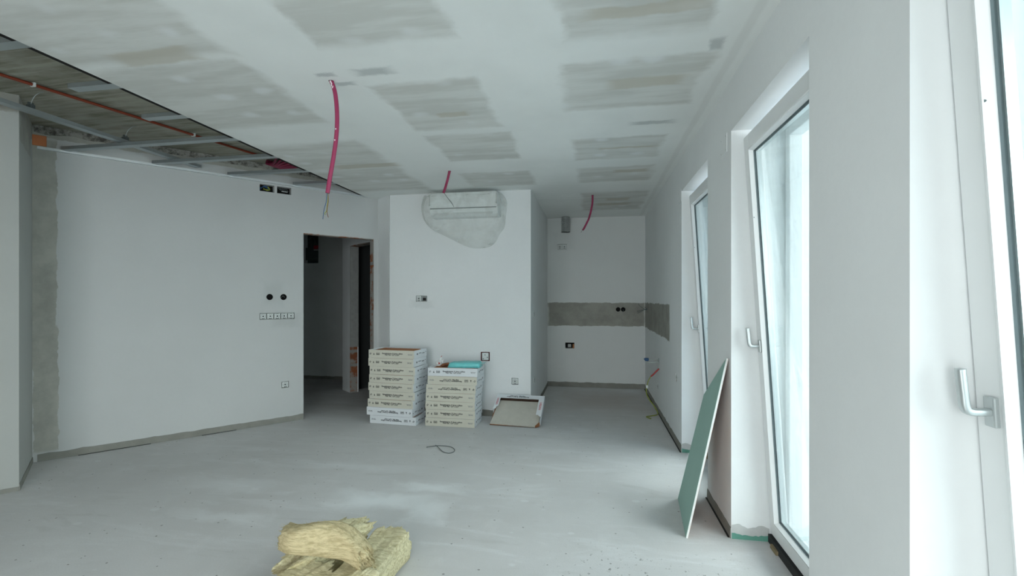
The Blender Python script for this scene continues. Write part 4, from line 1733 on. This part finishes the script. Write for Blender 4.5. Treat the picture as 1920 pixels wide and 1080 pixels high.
def wool(label, s, d, z, yaw, Lx, Wy, Tz, bend=None, seed=0, jag=.03, ridge=.008, fibres=220, rnd_=.35, taper=0.0, pitch=0.0, strata=5):
    """torn block of wool; local x along the fibres, y across, z through the thickness; torn ends follow the strata"""
    rnd = random.Random(seed)
    nx, ny, nz = 46, 26, 16
    sd = seed * 11.7

    def P(u, v, w_):
        # u, v, w_ in -1..1 on the surface of the block
        k = 1 - rnd_ * .12 * (abs(v) ** 3 + abs(w_) ** 3)
        y = v * Wy / 2 * (1 - rnd_ * .25 * abs(w_) ** 4)
        zz = w_ * Tz / 2 * (1 - rnd_ * .25 * abs(v) ** 4) * (1 - rnd_ * .12 * abs(u) ** 6)
        x = u * Lx / 2 * k
        st = math.floor((w_ + 1) / 2 * strata * .999 + .6 * mnoise.noise(Vector((v * 1.5, sd, 1))))
        x += u * abs(u) ** 6 * (jag * mnoise.noise(Vector((st * 3.7, v * 2.4, sd))) + jag * .8 * mnoise.noise(Vector((y * 60, zz * 30, sd + 3))) + jag * .5 * mnoise.noise(Vector((y * 150, zz * 110, sd))))
        # long ridges run with the fibres
        rg = mnoise.noise(Vector((x * 7, y * 38, zz * 38 + sd))) + .6 * mnoise.noise(Vector((x * 14, y * 95, zz * 95 + sd)))
        lo = mnoise.noise(Vector((x * 6, y * 6, zz * 6 + sd)))
        q = Vector((0, v ** 3, w_ ** 3))
        if q.length > 0:
            q.normalize()
        p = Vector((x, y, zz)) + q * (ridge * rg + .012 * lo)
        cleft = max(0, mnoise.noise(Vector((x * 4, zz * 42, sd + 20)))) ** 1.5
        p.y -= math.copysign(ridge * 1.8 * cleft, v) * abs(v) ** 6
        p.z += Tz / 2
        if taper:
            p.z *= 1 - taper * (u + 1) / 2
        if bend:
            p = bend(p)
        return p
    bm = bmesh.new()
    for axis, (n1, n2) in (('x', (ny, nz)), ('y', (nx, nz)), ('z', (nx, ny))):
        for sg in (-1, 1):
            g = []
            for i in range(n1 + 1):
                row = []
                for j in range(n2 + 1):
                    a_, b_ = -1 + 2 * i / n1, -1 + 2 * j / n2
                    uvw = {'x': (sg, a_, b_), 'y': (a_, sg, b_), 'z': (a_, b_, sg)}[axis]
                    row.append(bm.verts.new(P(*uvw)))
                g.append(row)
            for i in range(n1):
                for j in range(n2):
                    f = bm.faces.new((g[i][j], g[i + 1][j], g[i + 1][j + 1], g[i][j + 1]))
                    f.smooth = axis != 'x'
    bmesh.ops.remove_doubles(bm, verts=bm.verts[:], dist=1e-5)
    for k in range(fibres):
        side = rnd.choice((-1, 1, 1, -1, 0))
        v, w_ = rnd.uniform(-.95, .95), rnd.uniform(-.9, .95)
        if side:
            p0 = P(side, v, w_)
            dv = Vector((side * rnd.uniform(.008, .03), rnd.uniform(-.008, .008), rnd.uniform(-.006, .010)))
        else:
            p0 = P(rnd.uniform(-.9, .9), v, 1)
            dv = Vector((rnd.uniform(.008, .03) * rnd.choice((-1, 1)), rnd.uniform(-.006, .006), rnd.uniform(.001, .007)))
        tube(bm, [p0 - dv * .2, p0 + dv * .5 + Vector((0, 0, .002)), p0 + dv], .0007, 3, cap=False, rfun=lambda u: 1.3 - u)
    base = RV * s + FV * d
    bm.transform(Matrix.Translation(base) @ Matrix.Rotation(YAW + yaw, 4, 'Z') @ Matrix.Rotation(pitch, 4, 'Y'))
    zmin = min(v.co.z for v in bm.verts)
    bm.transform(Matrix.Translation((0, 0, z - zmin)))
    return tag(link('mineral_wool', bm, M['wool']), label, 'insulation')


def arch(p):
    return Vector((p.x, p.y + .30 * p.x * p.x + .03 * math.sin(p.x * 15), p.z * (1 + .15 * math.sin(p.x * 17 + 1)) - 1.0 * p.x * p.x - .18 * p.x - (.030 * max(0, p.y / .08) ** 2)))


wool('thick straight slab of pale yellow mineral wool, rightmost in the heap', -.665, 2.235, .001, math.radians(79), .47, .185, .138, seed=1, jag=.05, ridge=.006, rnd_=.12)
wool('flat torn block of yellow mineral wool at the bottom left of the heap', -.955, 1.985, .001, math.radians(60), .36, .24, .13, seed=2, jag=.05, ridge=.009, rnd_=.15)
wool('ragged wedge of mineral wool sticking up at the back of the heap', -.925, 2.33, .001, math.radians(54), .30, .17, .15, seed=3, jag=.12, ridge=.013, strata=4, taper=-.2, rnd_=.1)
shaded_wool = wool('curved piece of mineral wool in shade-darkened tan, lying across the top of the heap', -.835, 2.08, .150, math.radians(-13), .41, .11, .115, bend=arch, seed=4, jag=.03, ridge=.0035, rnd_=.45)
wool('small folded piece of mineral wool at the front of the heap', -.665, 1.88, .001, math.radians(70), .26, .11, .19, seed=5, jag=.04, ridge=.007, rnd_=.3)
shaded_wool.data.materials[0] = M['wool_shaded_tan']
